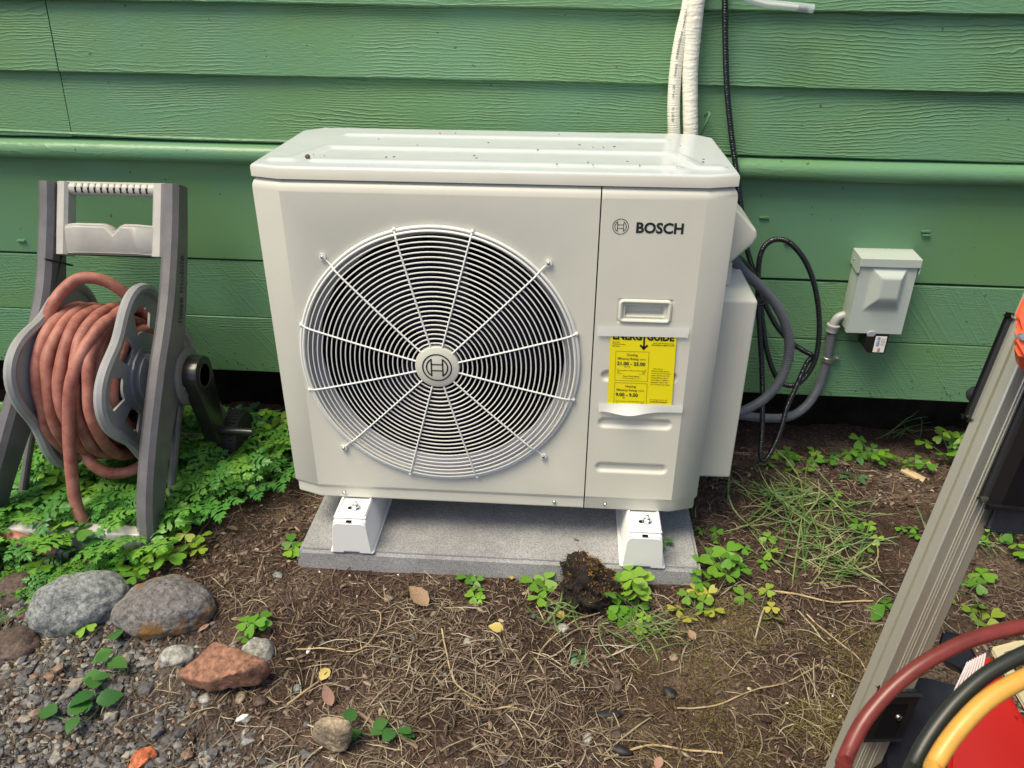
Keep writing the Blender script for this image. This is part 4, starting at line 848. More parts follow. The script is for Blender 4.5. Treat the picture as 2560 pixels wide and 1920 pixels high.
tray(b); bmesh.ops.recalc_face_normals(b, faces=b.faces[:]); bmesh.ops.bevel(b, geom=[e for e in b.edges if len(e.link_faces) == 2 and e.calc_face_angle(0) > 0.5], offset=0.004, segments=2, affect='EDGES'); hd.bm(b)
hnd = hd.build('handle', M['light_grey'], rc)
gp = MB()
for i_ in range(12):
    x = xa+0.045+(xb_-xa-0.09)*i_/11; gp.tube([hp_(x, 0.011, 0.0105), hp_(x, 0.0, 0.0155), hp_(x, -0.009, 0.0125)], 0.0042, 6)
gp.build('grip_slots', M['black'], hnd)
# reel: two wavy discs, spoked, on a drum
def wavy(a, base=0.203, amp=0.024): return base+amp*math.cos(4*(a-math.radians(150)))
for x, sg, ph in ((RX0+0.028, -1, 0.0), (RX1-0.078, 1, 0.35)):
    A2 = np.linspace(0, 2*math.pi, 97)[:-1]; mb = MB()
    ring = np.array([(x, HY+wavy(a-ph)*math.cos(a), HZ+wavy(a-ph)*math.sin(a)) for a in A2]); mb.tube(ring, 0.0135, 8, closed=True, flat=1.0)
    disc = mb.build('reel_disc', M['reel_grey'], rc)
    nA, rad = 120, np.array([0.28, 0.42, 0.50, 0.52, 0.66, 0.78, 0.80, 0.88, 0.97]); pl = MB(); A3 = np.linspace(0, 2*math.pi, nA+1)[:-1]; xo = [0.010, 0.010, 0.010, 0.010, 0.009, 0.008, 0.008, 0.004, 0.001]
    V = [(x+side-sg*xo[j], HY+wavy(a-ph)*rf*math.cos(a), HZ+wavy(a-ph)*rf*math.sin(a)) for side in (0.003, -0.003) for j, rf in enumerate(rad) for a in A3]
    nR = len(rad); hole = lambda i, j: (3 <= j <= 4 and (i % 15) not in (0, 1, 2, 3, 4, 5)) or (j == 5 and (i % 15) in (8, 9, 10, 11, 12))
    F = [(L_*nR*nA+j*nA+i, L_*nR*nA+j*nA+(i+1) % nA, L_*nR*nA+(j+1)*nA+(i+1) % nA, L_*nR*nA+(j+1)*nA+i) for L_ in (0, 1) for j in range(nR-1) for i in range(nA) if not hole(i, j)]
    for j in range(nR-1):                                 # walls of the cut-outs
        for i in range(nA):
            if not hole(i, j): continue
            for (i2, j2, p, q) in ((i, j-1, (j, i), (j, i+1)), (i, j+1, (j+1, i), (j+1, i+1)), (i-1, j, (j, i), (j+1, i)), (i+1, j, (j, i+1), (j+1, i+1))):
                if not hole(i2 % nA, j2): F.append((p[0]*nA+p[1] % nA, q[0]*nA+q[1] % nA, nR*nA+q[0]*nA+q[1] % nA, nR*nA+p[0]*nA+p[1] % nA))
    pl.add(V, F).build('web_plate', M['reel_grey'], disc)
    hb = MB(); hb.lathe([(0.0, -0.014), (0.062, -0.012), (0.066, -0.006), (0.066, 0.008), (0.05, 0.014)], 32, (x, HY, HZ), (sg, 0, 0)); hb.build('hub', M['reel_grey'], disc)
    fl_ = MB()
    for q in range(6):
        a = 2*math.pi*q/6; fl_.box((x+sg*0.012-0.014, HY+0.02*math.cos(a)-.002, HZ+0.02*math.sin(a)-.05*abs(math.sin(a))), (x+sg*0.012+0.014, HY+0.02*math.cos(a)+.002, HZ+0.02*math.sin(a)+.05*abs(math.sin(a))+.01))
    fl_.build('hub_fin', M['reel_grey'], disc)
mb = MB(); mb.tube([(RX0+0.04, HY, HZ), (RX1-0.078, HY, HZ)], 0.085, 20); mb.build('drum', M['reel_grey'], rc)
# crank and its peg
cx0 = RX1+0.042; ca_ = np.array((0.0, 0.030, -0.185)); c0 = np.array((cx0, HY+0.005, HZ+0.010)); nr_ = np.array((0, 0.95, 0.31))
poly = []
for a in np.linspace(20, 200, 12): poly.append((c0[1]+0.050*math.cos(math.radians(a)), c0[2]+0.050*math.sin(math.radians(a))))
c1 = c0+ca_
for a in np.linspace(200, 380, 8): poly.append((c1[1]+0.030*math.cos(math.radians(a)), c1[2]+0.030*math.sin(math.radians(a))))
mb = MB(); mb.prism(poly, 0, cx0-0.016, cx0+0.020, 0.004, 2); cr = mb.build('crank_arm', M['black'], rc)
mb = MB(); mb.lathe([(0.028, 0.0205), (0.031, 0.0228), (0.034, 0.0205)], 28, (cx0, c0[1], c0[2]), (1, 0, 0)); mb.build('crank_rim', M['black'], cr)
mb = MB(); mb.lathe([(0.0, 0.0208), (0.0280, 0.0208)], 28, (cx0, c0[1], c0[2]), (1, 0, 0)); mb.build('socket', M['cavity'], cr)
mb = MB(); mb.tube([c1+np.array((0.0, 0, 0.004)), c1+np.array((0.105, 0.0, 0.002))], [0.0125, 0.0105], 14); mb.build('crank_peg', M['black'], cr)
for sg, x in ((1, RX1+0.050), (-1, RX0-0.055)):
    wc = (x, 0.345, -0.065); mb = MB(); mb.lathe([(0.045, -0.027), (0.072, -0.026), (0.078, -0.018), (0.080, 0.0), (0.078, 0.018), (0.072, 0.026), (0.045, 0.027)], 40, wc, (1, 0, 0)); wh = mb.build('wheel', M['tyre'], rc)
    mb = MB()
    for q in range(40):
        a = 2*math.pi*q/40; c = np.array((x, wc[1]+0.0792*math.cos(a), wc[2]+0.0792*math.sin(a))); mb.box(c-np.array((0.020, 0.0014, 0.0014)), c+np.array((0.020, 0.0014, 0.0014)))
    mb.build('tread', M['tyre'], wh)
    mb = MB(); mb.lathe([(0.0, 0.022), (0.02, 0.022), (0.024, 0.016), (0.045, 0.014), (0.047, 0.012)], 28, wc, (sg, 0, 0)); mb.build('wheel_hub', M['black'], wh)
mb = MB(); mb.tube([(RX0-0.05, 0.345, -0.065), (RX1+0.05, 0.345, -0.065)], 0.009, 10); mb.build('axle', M['frame_grey'], rc)
# front foot bar with a raised oval plate
fb0, fb1 = gnd(60, 1105, -0.105), gnd(318, 1185, -0.125); fb0 = np.array((RX0-0.05, -0.03, -0.112)); fb1 = np.array((RX1-0.03, -0.055, -0.118))
mb = MB(); mb.box((fb0[0], -0.074, -0.150), (fb1[0], -0.036, -0.082), 0.008, 3); fbx = mb.build('foot_bar', M['light_grey'], rc)
mb = MB(); oc = np.array((-0.955, -0.0748, -0.116)); A2 = np.linspace(0, 2*math.pi, 41)[:-1]; mb.tube([oc+np.array((0.066*math.cos(a), 0, 0.021*math.sin(a))) for a in A2], 0.0016, 5, closed=True)
add_text(mb, 'SUNCAST', 0.021, oc+np.array((-0.05, -0.0006, -0.007)), (1, 0, 0), (0, 0, 1), 0.01, fit=0.098); mb.build('embossing', plain('shade_plastic', (0.27, 0.268, 0.25), 0.4), fbx)

# ------------------------------------------------------------------ red garden hose
pts = []; rs = np.random.default_rng(5)
def coil(x0, x1, r, turns, a0=0.0, jit=0.006, sag=0.02, n=18):
    tot = int(turns*n)
    for i in range(tot):
        a = a0-2*math.pi*i/n; x = x0+(x1-x0)*i/tot+0.010*math.sin(a*0.5+i*.13)+rs.normal(0, jit*.4); rr_ = r+rs.normal(0, jit*0.35)+sag*max(0, -math.sin(a))**2
        pts.append((x, HY+rr_*math.cos(a), HZ+rr_*math.sin(a)))
coil(-1.085, -0.915, 0.116, 6, 0.0, sag=0.01); coil(-0.92, -1.085, 0.145, 5.5, 0.0, sag=0.02); coil(-1.08, -0.935, 0.172, 5.0, 0.0, sag=0.035)
hose1 = spline(pts, 0.006)
# the loose turn that stands off the reel, then the tail hanging in front
tail = spline([pts[-1], (-0.925, HY-0.02, HZ+0.17), (-0.945, HY-0.10, HZ+0.155), (-0.975, HY-0.165, HZ+0.08), (-0.995, HY-0.195, HZ-0.03), (-1.005, HY-0.215, HZ-0.13), (-1.008, HY-0.232, HZ-0.22), (-1.000, HY-0.237, HZ-0.275), (-0.984, HY-0.235, HZ-0.325), (-0.965, HY-0.225, HZ-0.375)], 0.006)
hz_o = MB().tube(np.vstack([hose1[:-1], tail]), 0.0146, 12).build('garden_hose', M['hose'], loc=(-0.98, HY, HZ)); tag(hz_o, 'faded red rubber garden hose wound on the grey reel with its end hanging down', 'hose')
loop = spline([(-1.10, HY-0.02, HZ-0.12), (-1.105, HY-0.06, HZ+0.02), (-1.095, HY-0.06, HZ+0.12), (-1.075, HY-0.02, HZ+0.20), (-1.035, HY+0.03, HZ+0.245), (-0.985, HY+0.06, HZ+0.235), (-0.945, HY+0.085, HZ+0.185), (-0.915, HY+0.11, HZ+0.11), (-0.90, HY+0.125, HZ+0.02), (-0.90, HY+0.10, HZ-0.10)], 0.006)
MB().tube(loop, 0.0146, 12).build('standing_loop', M['hose'], hz_o)
lowl = spline([(-1.03, HY-0.12, HZ-0.14), (-1.01, HY-0.13, HZ-0.185), (-0.975, HY-0.12, HZ-0.215), (-0.93, HY-0.09, HZ-0.22), (-0.90, HY-0.05, HZ-0.20)], 0.006); MB().tube(lowl, 0.0146, 12).build('sagging_loop', M['hose'], hz_o)
lead = spline([gnd(-120, 1090, -.10), gnd(-30, 1128, -.098), gnd(30, 1158, -.10), gnd(80, 1180, -.106), gnd(128, 1192, -.115)], 0.006)
ld = MB().tube(lead, 0.0146, 12).build('leader_hose', M['hose'], loc=tuple(gnd(30, 1158, -.10))); tag(ld, 'short red hose end with dark fitting lying by the foot bar under the plants', 'hose')
mb = MB(); d_ = lead[-1]-lead[-6]; d_ /= np.linalg.norm(d_); mb.lathe([(0.0135, 0), (0.0150, 0.003), (0.0150, 0.018), (0.0125, 0.02), (0.0125, 0.034)], 16, lead[-1]-d_*0.004, tuple(d_)); mb.build('coupling', plain('fitting_dark', (0.05, 0.06, 0.07), 0.4, metallic=0.5), ld)

# ------------------------------------------------------------------ hand truck, case and charging hoses at the lower right
D2 = lambda x, y, d: deep(x/K, y/K, d)                    # photo pixel (full size) at a given distance
ra, rb = D2(2082.7, 1990, 1.36), D2(2618, 740, 1.09); rd = (rb-ra)/np.linalg.norm(rb-ra)
tr = thing('hand_truck', 'ribbed aluminium hand truck with black brackets and an orange knob leaning at the right edge', 'hand truck', (ra[0], ra[1], GZ))
vv = (ra+rb)/2-CAM; vv -= rd*np.dot(vv, rd); vv /= np.linalg.norm(vv); ss = np.cross(rd, vv); ss *= np.sign(ss @ AX[0])
fdir = -ss*math.cos(math.radians(40))+vv*math.sin(math.radians(40)); wdir = ss*math.cos(math.radians(50))+vv*math.sin(math.radians(50))
def rail_pt(l, f, w): return ra+rd*l+fdir*f+wdir*w
low_l = (GZ+0.004-ra[2])/rd[2]; top_l = np.linalg.norm(rb-ra)+0.25
prof = [(0.002, 0), (0.0165, 0), (0.0172, 0.006), (0.0208, 0.006), (0.0215, 0), (0.0365, 0), (0.0385, 0.002), (0.0385, 0.071), (0.0365, 0.073), (0.002, 0.073), (0, 0.071)]
for w_ in (0.053, 0.047, 0.034, 0.028, 0.022): prof += [(0, w_+0.0010), (-0.0011, w_+0.0006), (-0.0011, w_-0.0006), (0, w_-0.0010)]
prof += [(0, 0.002)]; k = len(prof)
mb = MB(); mb.add([rail_pt(l, *p) for l in (low_l, top_l) for p in prof], [(i, (i+1) % k, k+(i+1) % k, k+i) for i in range(k)]+[tuple(range(k))[::-1], tuple(range(k, 2*k))]); mb.build('rail', M['alu'], tr, ang=25)
def rail_box(l0, l1, f0, f1, w0, w1, name, mat, bev, parent=tr):
    b = bmesh.new(); bmesh.ops.create_cube(b, size=1)
    for v_ in b.verts: v_.co = Vector(rail_pt(l0+(l1-l0)*(v_.co.x+.5), f0+(f1-f0)*(v_.co.y+.5), w0+(w1-w0)*(v_.co.z+.5)))
    bmesh.ops.bevel(b, geom=b.edges[:], offset=bev, segments=3, affect='EDGES', profile=0.6); return MB().bm(b).build(name, mat, parent)
lp = lambda y: np.linalg.norm(rb-ra)*(1990-y)/(1990-740)  # distance along the rail for a photo row
br = rail_box(lp(1800), lp(1672), -0.014, 0.001, 0.004, 0.068, 'bracket', M['black'], 0.006)
rail_box(lp(1790), lp(1700), -0.0148, -0.012, 0.014, 0.056, 'recess', M['cavity'], 0.0008, br)
c = rail_pt(lp(1735), -0.0155, 0.046); mb = MB(); mb.lathe([(0, -0.004), (0.005, -0.003), (0.006, 0.001)], 14, c, tuple(fdir)); mb.build('screw', M['steel'], br)
rail_box(lp(1175), lp(860), -0.020, 0.001, 0.036, 0.100, 'bracket', M['black'], 0.009)
rail_box(lp(1235), lp(1040), -0.020, -0.010, 0.060, 0.130, 'gusset', M['navy'], 0.004)
rail_box(lp(1020), lp(800), 0.0365, 0.046, 0.0, 0.020, 'grip_sleeve', M['black'], 0.006)
c = rail_pt(lp(975), 0.056, 0.012); mb = MB(); mb.lathe([(0, -0.012), (0.011, -0.010), (0.013, 0.0), (0.011, 0.012), (0, 0.013)], 20, c, tuple(vv)); mb.build('knob', M['black'], tr)
def slab_from(pts, d, th, name, mat, parent, bev=0.004, depths=None):
    b = bmesh.new(); n_ = len(pts); fr = [b.verts.new(D2(x, y, d if depths is None else depths[i_])) for i_, (x, y) in enumerate(pts)]; bk = [b.verts.new(Vector(v_.co)+Vector(ray(2700/K, 2100/K))*th) for v_ in fr]
    b.faces.new(fr); b.faces.new(bk[::-1])
    for i in range(n_): b.faces.new((fr[i], bk[i], bk[(i+1) % n_], fr[(i+1) % n_]))
    bmesh.ops.recalc_face_normals(b, faces=b.faces[:]); bmesh.ops.bevel(b, geom=b.edges[:], offset=bev, segments=2, affect='EDGES'); return MB().bm(b).build(name, mat, parent)
kn_ = slab_from([(2560, 728), (2534, 790), (2546, 826), (2527, 850), (2552, 896), (2640, 915), (2660, 740)], 1.045, 0.04, 'lock_lever', M['orange'], tr, 0.006)
c = D2(2556, 842, 1.043); mb = MB(); mb.lathe([(0, -0.005), (0.005, -0.004), (0.006, 0.006)], 12, c, tuple(AX[2])); mb.build('screw', M['steel'], kn_)
slab_from([(2206, 1820), (2262, 1688), (2328, 1696), (2500, 1742), (2520, 2330), (2160, 2330)], 1.37, 0.06, 'toe_plate', M['navy'], tr)
slab_from([(2180, 1830), (2212, 1812), (2226, 2330), (2150, 2330)], 1.36, 0.03, 'plate_edge', M['black'], tr)
slab_from([(2345, 1610), (2356, 1575), (2412, 1586), (2440, 1640), (2400, 1676), (2348, 1650)], 1.36, 0.05, 'wheel_guard', M['black'], tr)
cs = thing('red_case', 'glossy red case with cream edging and white pinstripes standing behind the charging hoses', 'case', tuple(D2(2500, 2450, 1.12)))
slab_from([(2376, 1740), (2418, 1650), (2472, 1624), (2552, 1790), (2680, 1960), (2700, 2480), (2340, 2480)], 1.10, 0.09, 'shell', M['red_case'], cs, 0.008)
slab_from([(2474, 1622), (2498, 1612), (2720, 1990), (2690, 1996)], 1.09, 0.095, 'edging', M['strap'], cs, 0.003)
slab_from([(2476, 1618), (2545, 1600), (2600, 1598), (2600, 1622), (2552, 1624), (2484, 1644)], 1.095, 0.06, 'edging', M['strap'], cs, 0.003)
for i in range(8):
    a = D2(2421+i*6.2, 1655-i*3.2, 1.0975); c = D2(2381+i*9, 1742-i*1.5, 1.0975); m_ = (c-a)*0.96; sd = np.cross(m_, AX[2]); sd = sd/np.linalg.norm(sd)*0.0006
    MB().add([a-sd, a+sd, a+m_+sd, a+m_-sd, a-sd+AX[2]*.002, a+sd+AX[2]*.002, a+m_+sd+AX[2]*.002, a+m_-sd+AX[2]*.002], [(0, 1, 2, 3), (4, 5, 6, 7), (0, 1, 5, 4), (2, 3, 7, 6)]).build('pinstripe', M['white'], cs, smooth=False)
def z7(l): return [(2100+x/3.77, 1480+y/3.77) for x, y in l]
for l, r_, mat, lab_, dp in (([(-20, 1800), (30, 1620), (100, 1450), (200, 1255), (330, 1080), (520, 880), (760, 690), (1000, 552), (1250, 442), (1500, 370), (1734, 325), (2000, 310), (2300, 350), (2600, 520)], 0.0079, 'hose_red', 'dark red charging hose arching across the hand truck, uppermost of three hoses', 0.80),
                             ([(560, 1900), (680, 1650), (800, 1420), (960, 1190), (1150, 975), (1400, 765), (1734, 585), (2000, 500), (2300, 480), (2600, 600)], 0.0079, 'hose_black', 'black charging hose between the red hose and the yellow one', 0.79),
                             ([(770, 1900), (880, 1650), (1010, 1430), (1190, 1205), (1410, 1000), (1734, 815), (2000, 720), (2300, 690), (2600, 790)], 0.0090, 'hose_yellow', 'amber yellow charging hose curving in front of the red case', 0.77)):
    p = z7(l); pts = [D2(x, y, dp+0.05*(i/len(p))) for i, (x, y) in enumerate(p)]; a, e = pts[0], pts[-1]
    pts = [np.array((a[0]-0.03, a[1]+0.05, GZ+0.012)), np.array((a[0]-0.02, a[1]+0.02, (a[2]+GZ)/2))]+pts+[np.array((e[0]+0.10, e[1]+0.02, e[2]-0.16)), np.array((e[0]+0.15, e[1]+0.06, GZ+0.012))]
    o = MB().tube(spline(pts, 0.008), r_, 14).build('charging_hose', M[mat], loc=tuple(pts[len(pts)//2])); tag(o, lab_, 'hose', 'charging hoses hung on the hand truck')

# ------------------------------------------------------------------ stones
def rock(name, label, cat, c, size, rz, mat, seed, rough=0.16, cuts=0, tilt=(0, 0), sink=0.25, sub=4, freq=1.5, group=None, cutr=(0.55, 0.85)):
    r_ = random.Random(seed); b = bmesh.new(); bmesh.ops.create_icosphere(b, subdivisions=sub, radius=1)
    from mathutils import noise as nz
    off = Vector((seed*3.1, seed*1.7, seed*0.9)); pl = []
    for _ in range(cuts):
        d_ = Vector((r_.uniform(-1, 1), r_.uniform(-1, 1), r_.uniform(-0.7, 1))).normalized(); pl.append((d_, r_.uniform(*cutr)))
    for v_ in b.verts:
        p = v_.co.copy()
        for d_, h_ in pl:
            q = p.dot(d_)
            if q > h_: p -= d_*(q-h_)*0.96
        p *= 1+rough*(nz.noise(p*freq+off))+rough*0.45*nz.noise(p*freq*3.3+off)+rough*0.20*nz.noise(p*freq*10+off)+rough*0.08*nz.noise(p*freq*26+off); v_.co = p
    R_ = Euler((tilt[0], tilt[1], rz)).to_matrix().to_4x4() @ Matrix.Diagonal((size[0]/2, size[1]/2, size[2]/2, 1)); bmesh.ops.transform(b, matrix=R_, verts=b.verts)
    zmin = min(v_.co.z for v_ in b.verts); zmax = max(v_.co.z for v_ in b.verts); gz_ = float(gh(c[0], c[1])); lift = gz_-zmin-(zmax-zmin)*sink
    mb = MB().bm(b); o = bpy.data.objects.new(name, mb.mesh(name, mat, ang=60)); COL.objects.link(o); o.location = (c[0], c[1], lift); tag(o, label, cat, group); return o
g2d = lambda x, y: gnd(x, y)[:2]
rock('boulder', 'pale grey rounded stone with mossy foot below the hose reel, next to the lichen-spotted stone', 'stone', g2d(172, 1308), (0.215, 0.135, 0.155), 0.45, M['rock_grey'], 3, 0.13, cuts=2, sink=0.36, sub=5, cutr=(0.7, 0.85))
rock('boulder', 'dark rounded stone with orange lichen patches right of the pale grey stone', 'stone', g2d(352, 1322), (0.215, 0.145, 0.130), 0.08, M['rock_lichen'], 9, 0.11, cuts=2, sink=0.36, sub=5, cutr=(0.7, 0.85))
def hull_rock(name, label, pts, mat, seed, bev=0.004, amp=0.003):
    """Angular stone: hull of measured corners (photo px, height above ground), softened and roughened."""
    from mathutils import noise as nz
    b = bmesh.new(); C_ = [gnd(x, y, GZ+h) for x, y, h in pts]; c0 = np.mean(C_, 0); c0[2] = GZ
    for p in C_: b.verts.new(p-c0)
    bmesh.ops.convex_hull(b, input=b.verts[:]); b.normal_update(); mid = Vector(np.mean([p-c0 for p in C_], 0)); pl = [(f.normal.copy(), f.normal.dot(f.verts[0].co-mid)) for f in b.faces if f.calc_area() > 1e-6]; b.free()
    b = bmesh.new(); bmesh.ops.create_icosphere(b, subdivisions=5, radius=1); o_ = Vector((seed, seed*2.3, 0)); kk = 1/bev
    for v_ in b.verts:                                    # each direction meets the hull at its nearest face, corners slightly worn
        d_ = v_.co.normalized(); t_ = [h_/max(1e-6, n_.dot(d_)) for n_, h_ in pl if n_.dot(d_) > 1e-3]; t0 = min(t_); t1 = t0-math.log(sum(math.exp(-kk*(q-t0)) for q in t_ if q-t0 < 0.05))/kk
        q = mid+d_*t1; v_.co = q+d_*(amp*1.6*nz.noise(q*22+o_)+amp*0.9*nz.noise(q*70+o_)+amp*.45*nz.noise(q*190+o_))
    o = bpy.data.objects.new(name, MB().bm(b).mesh(name, mat, ang=50)); COL.objects.link(o); o.location = c0; return tag(o, label, 'stone')
Z6 = lambda l: [(x/2.304/K, (1200+y/2.304)/K, h) for x, y, h in l]
hull_rock('angular_rock', 'flat red-brown angular rock lying on the soil above the gravel', Z6([(1000, 1120, .030), (1225, 925, .055), (1300, 935, .058), (1535, 1035, .062), (1560, 1075, .045), (1390, 1100, .066), (1195, 1165, .048), (1205, 1225, .008), (1370, 1205, .010), (1490, 1190, .008), (1570, 1100, .002), (1060, 1185, .006), (1010, 1140, .010), (1240, 1000, -.01), (1520, 1090, -.01)]), M['rock_red'], 3, 0.0025, 0.0026)
rock('cobble', 'small pale weathered stone left of the red-brown rock', 'stone', g2d(380, 1405), (0.075, 0.05, 0.05), 0.2, M['rock_pale'], 14, sink=0.4)
rock('cobble', 'small grey mottled stone half hidden behind the red-brown rock', 'stone', g2d(556, 1405), (0.075, 0.062, 0.07), 0.6, M['rock_pale'], 19, cuts=3, sink=0.4)
hull_rock('block_stone', 'tan squarish stone with a crusty face at the bottom beside a pink leaf', Z6([(1795, 1400, .075), (1880, 1348, .080), (2010, 1380, .082), (2035, 1425, .070), (1985, 1455, .066), (1865, 1440, .066), (1790, 1490, .022), (1930, 1590, .004), (1985, 1580, .004), (2035, 1500, .012), (1800, 1500, .004), (1850, 1440, -.01), (2020, 1450, -.01)]), M['rock_tan'], 5, 0.0035, 0.0026)
rock('earthy_stone', 'dark reddish earthy stone at the left edge above the grey stone', 'stone', g2d(34, 1258), (0.10, 0.09, 0.07), 0.3, M['rock_dark'], 41, sink=0.35)
rock('earthy_stone', 'dark earthy stone low at the left edge beside the mossy foot of the grey stone', 'stone', g2d(22, 1370), (0.11, 0.09, 0.05), 0.1, M['rock_dark'], 43, sink=0.45)
rock('brick_chip', 'small orange-red brick chip lying on the gravel', 'brick chip', g2d(308, 1622), (0.052, 0.042, 0.03), 0.7, M['brick'], 52, 0.4, cuts=4, sink=0.2, sub=3)
for i, (x, y, s_) in enumerate([(1215, 1360, .03), (1330, 1590, .03), (1150, 1240, .022), (840, 1290, .026), (1270, 1600, .024), (1330, 1480, .035), (600, 1245, .026), (1455, 1430, .02), (1010, 1395, .022), (1100, 1560, .02), (640, 1480, .022), (520, 1500, .03), (440, 1500, .028), (560, 1510, .03), (500, 1380, .022)]):
    rock('pebble', 'small pebble lying in the soil and straw in front of the pad', 'pebble', g2d(x, y), (s_, s_*.8, s_*.7), i, M[('rock_pale', 'rock_dark', 'rock_grey', 'rock_tan')[i % 4]], 60+i, 0.25, sub=2, cuts=2, sink=0.35, group='pebbles in the soil')
# peaty clod with moss growing on it
cc = g2d(1256, 1290); cl = rock('mossy_clod', 'black peaty clod topped with orange-brown moss leaning on the pad edge', 'clod', cc, (0.150, 0.120, 0.125), 0.4, M['moss_clod'], 77, 0.40, cuts=3, sink=0.22, freq=2.3, sub=5, cutr=(0.5, 0.8))
for v_ in cl.data.vertices:                               # leaning peak at the left, sloping away to the right
    v_.co.x += 0.040*smooth01(np.array((0.055-v_.co.z)/0.13)); v_.co.z -= 0.30*max(0, v_.co.x)
rs = np.random.default_rng(3); Vs, Q, tn = [], [], []
base_v = np.array([v_.co[:] for v_ in cl.data.vertices]); nrm_v = np.array([v_.normal[:] for v_ in cl.data.vertices])
for t_ in range(5200):
    i_ = rs.integers(len(base_v)); p, n_ = base_v[i_], nrm_v[i_]
    mossy = (n_[2]*0.6+n_[0]*0.5+6*p[2]+2*p[0]+rs.normal(0, 0.22) > 0.80); 
    if not mossy and rs.random() > 0.35: continue
    L_ = rs.uniform(0.005, 0.012); d_ = n_+rs.normal(0, 0.7, 3); d_ /= np.linalg.norm(d_); s_ = np.cross(d_, rs.normal(0, 1, 3)); s_ /= np.linalg.norm(s_)+1e-9; wd = 0.0008
    k0 = len(Vs); q0 = p-n_*0.002; Vs += [q0-s_*wd, q0+s_*wd, q0+d_*L_+s_*wd*.6, q0+d_*L_-s_*wd*.6]; Q.append((k0, k0+1, k0+2, k0+3)); tn.append((0.55+0.45*rs.random()) if mossy else 0.25*rs.random())
mm_ = leaf_mat('moss_tuft', [(0, (0.01, 0.008, 0.006)), (0.4, (0.03, 0.02, 0.012)), (0.6, (0.19, 0.09, 0.02)), (1, (0.42, 0.23, 0.055))], 'tint', rough=0.8, trans=0.2)
mo = bpy.data.objects.new('moss', fast_mesh('moss', np.array(Vs), np.array(Q), mm_, np.repeat(tn, 4))); COL.objects.link(mo); mo.parent = cl; mo['kind'] = 'stuff'

# ------------------------------------------------------------------ gravel
def scatter(n, x0, x1, y0, y1, dens):
    x = rng.uniform(x0, x1, n); y = rng.uniform(y0, y1, n); k = rng.random(n) < dens(x, y); return x[k], y[k]
b = bmesh.new(); bmesh.ops.create_icosphere(b, subdivisions=1, radius=1); icoV = np.array([v_.co[:] for v_ in b.verts]); icoF = np.array([[v_.index for v_ in f.verts] for f in b.faces]); b.free()
b = bmesh.new(); bmesh.ops.create_icosphere(b, subdivisions=2, radius=1); ico2V = np.array([v_.co[:] for v_ in b.verts]); ico2F = np.array([[v_.index for v_ in f.verts] for f in b.faces]); b.free()
def stones(x, y, size, iv, fv):
    n_ = len(x); k = len(iv); V = iv[None]*(1+rng.normal(0, 0.17, (n_, k, 1)))
    for _ in range(4):                                    # flat broken faces
        d_ = rng.normal(0, 1, (n_, 1, 3)); d_ /= np.linalg.norm(d_, axis=2, keepdims=True); q = (V*d_).sum(2, keepdims=True); V = V-d_*np.maximum(q-0.62, 0)
    V = V*rng.uniform(0.6, 1.15, (n_, 1, 3))*size[:, None, None]*np.array((1, 1, 0.72)); a = rng.uniform(0, 6.28, n_); ca, sa = np.cos(a)[:, None], np.sin(a)[:, None]
    X = V[..., 0]*ca-V[..., 1]*sa+x[:, None]; Y = V[..., 0]*sa+V[..., 1]*ca+y[:, None]; Z = V[..., 2]+(gh(x, y)+size*rng.uniform(-0.15, 0.45, n_))[:, None]
    return np.stack([X, Y, Z], -1).reshape(-1, 3), (fv[None]+(np.arange(n_)*k)[:, None, None]).reshape(-1, 3)
x, y = scatter(30000, -1.75, 0.15, -1.0, -0.18, lambda x, y: grit(x, y)**1.5*0.8+0.006)
sz = rng.gamma(2.6, 0.0022, len(x)).clip(0.0018, 0.016); V, Q = stones(x, y, sz, icoV, icoF)
go = bpy.data.objects.new('gravel', fast_mesh('gravel', V, Q, M['gravel'], np.repeat(rng.random(len(x)), len(icoV)), smooth=False)); COL.objects.link(go)
stuff(go, 'grey crushed gravel spread over the lower left corner of the yard', 'gravel')
x, y = scatter(1500, -1.5, 0.0, -0.95, -0.2, lambda x, y: grit(x, y)*0.30); sz = rng.uniform(0.010, 0.019, len(x))
for i in range(min(len(x), 120)):
    V, Q = stones(x[i:i+1], y[i:i+1], sz[i:i+1], ico2V, ico2F); o_ = np.array((x[i], y[i], float(gh(x[i], y[i]))))
    o = bpy.data.objects.new('gravel_stone', fast_mesh('gravel_stone', V-o_, Q, M['gravel'], np.full(len(V), rng.random()), smooth=False)); COL.objects.link(o); o.location = o_
    tag(o, 'larger broken grey stone among the crushed gravel in the lower left corner', 'stone', 'larger stones in the gravel')

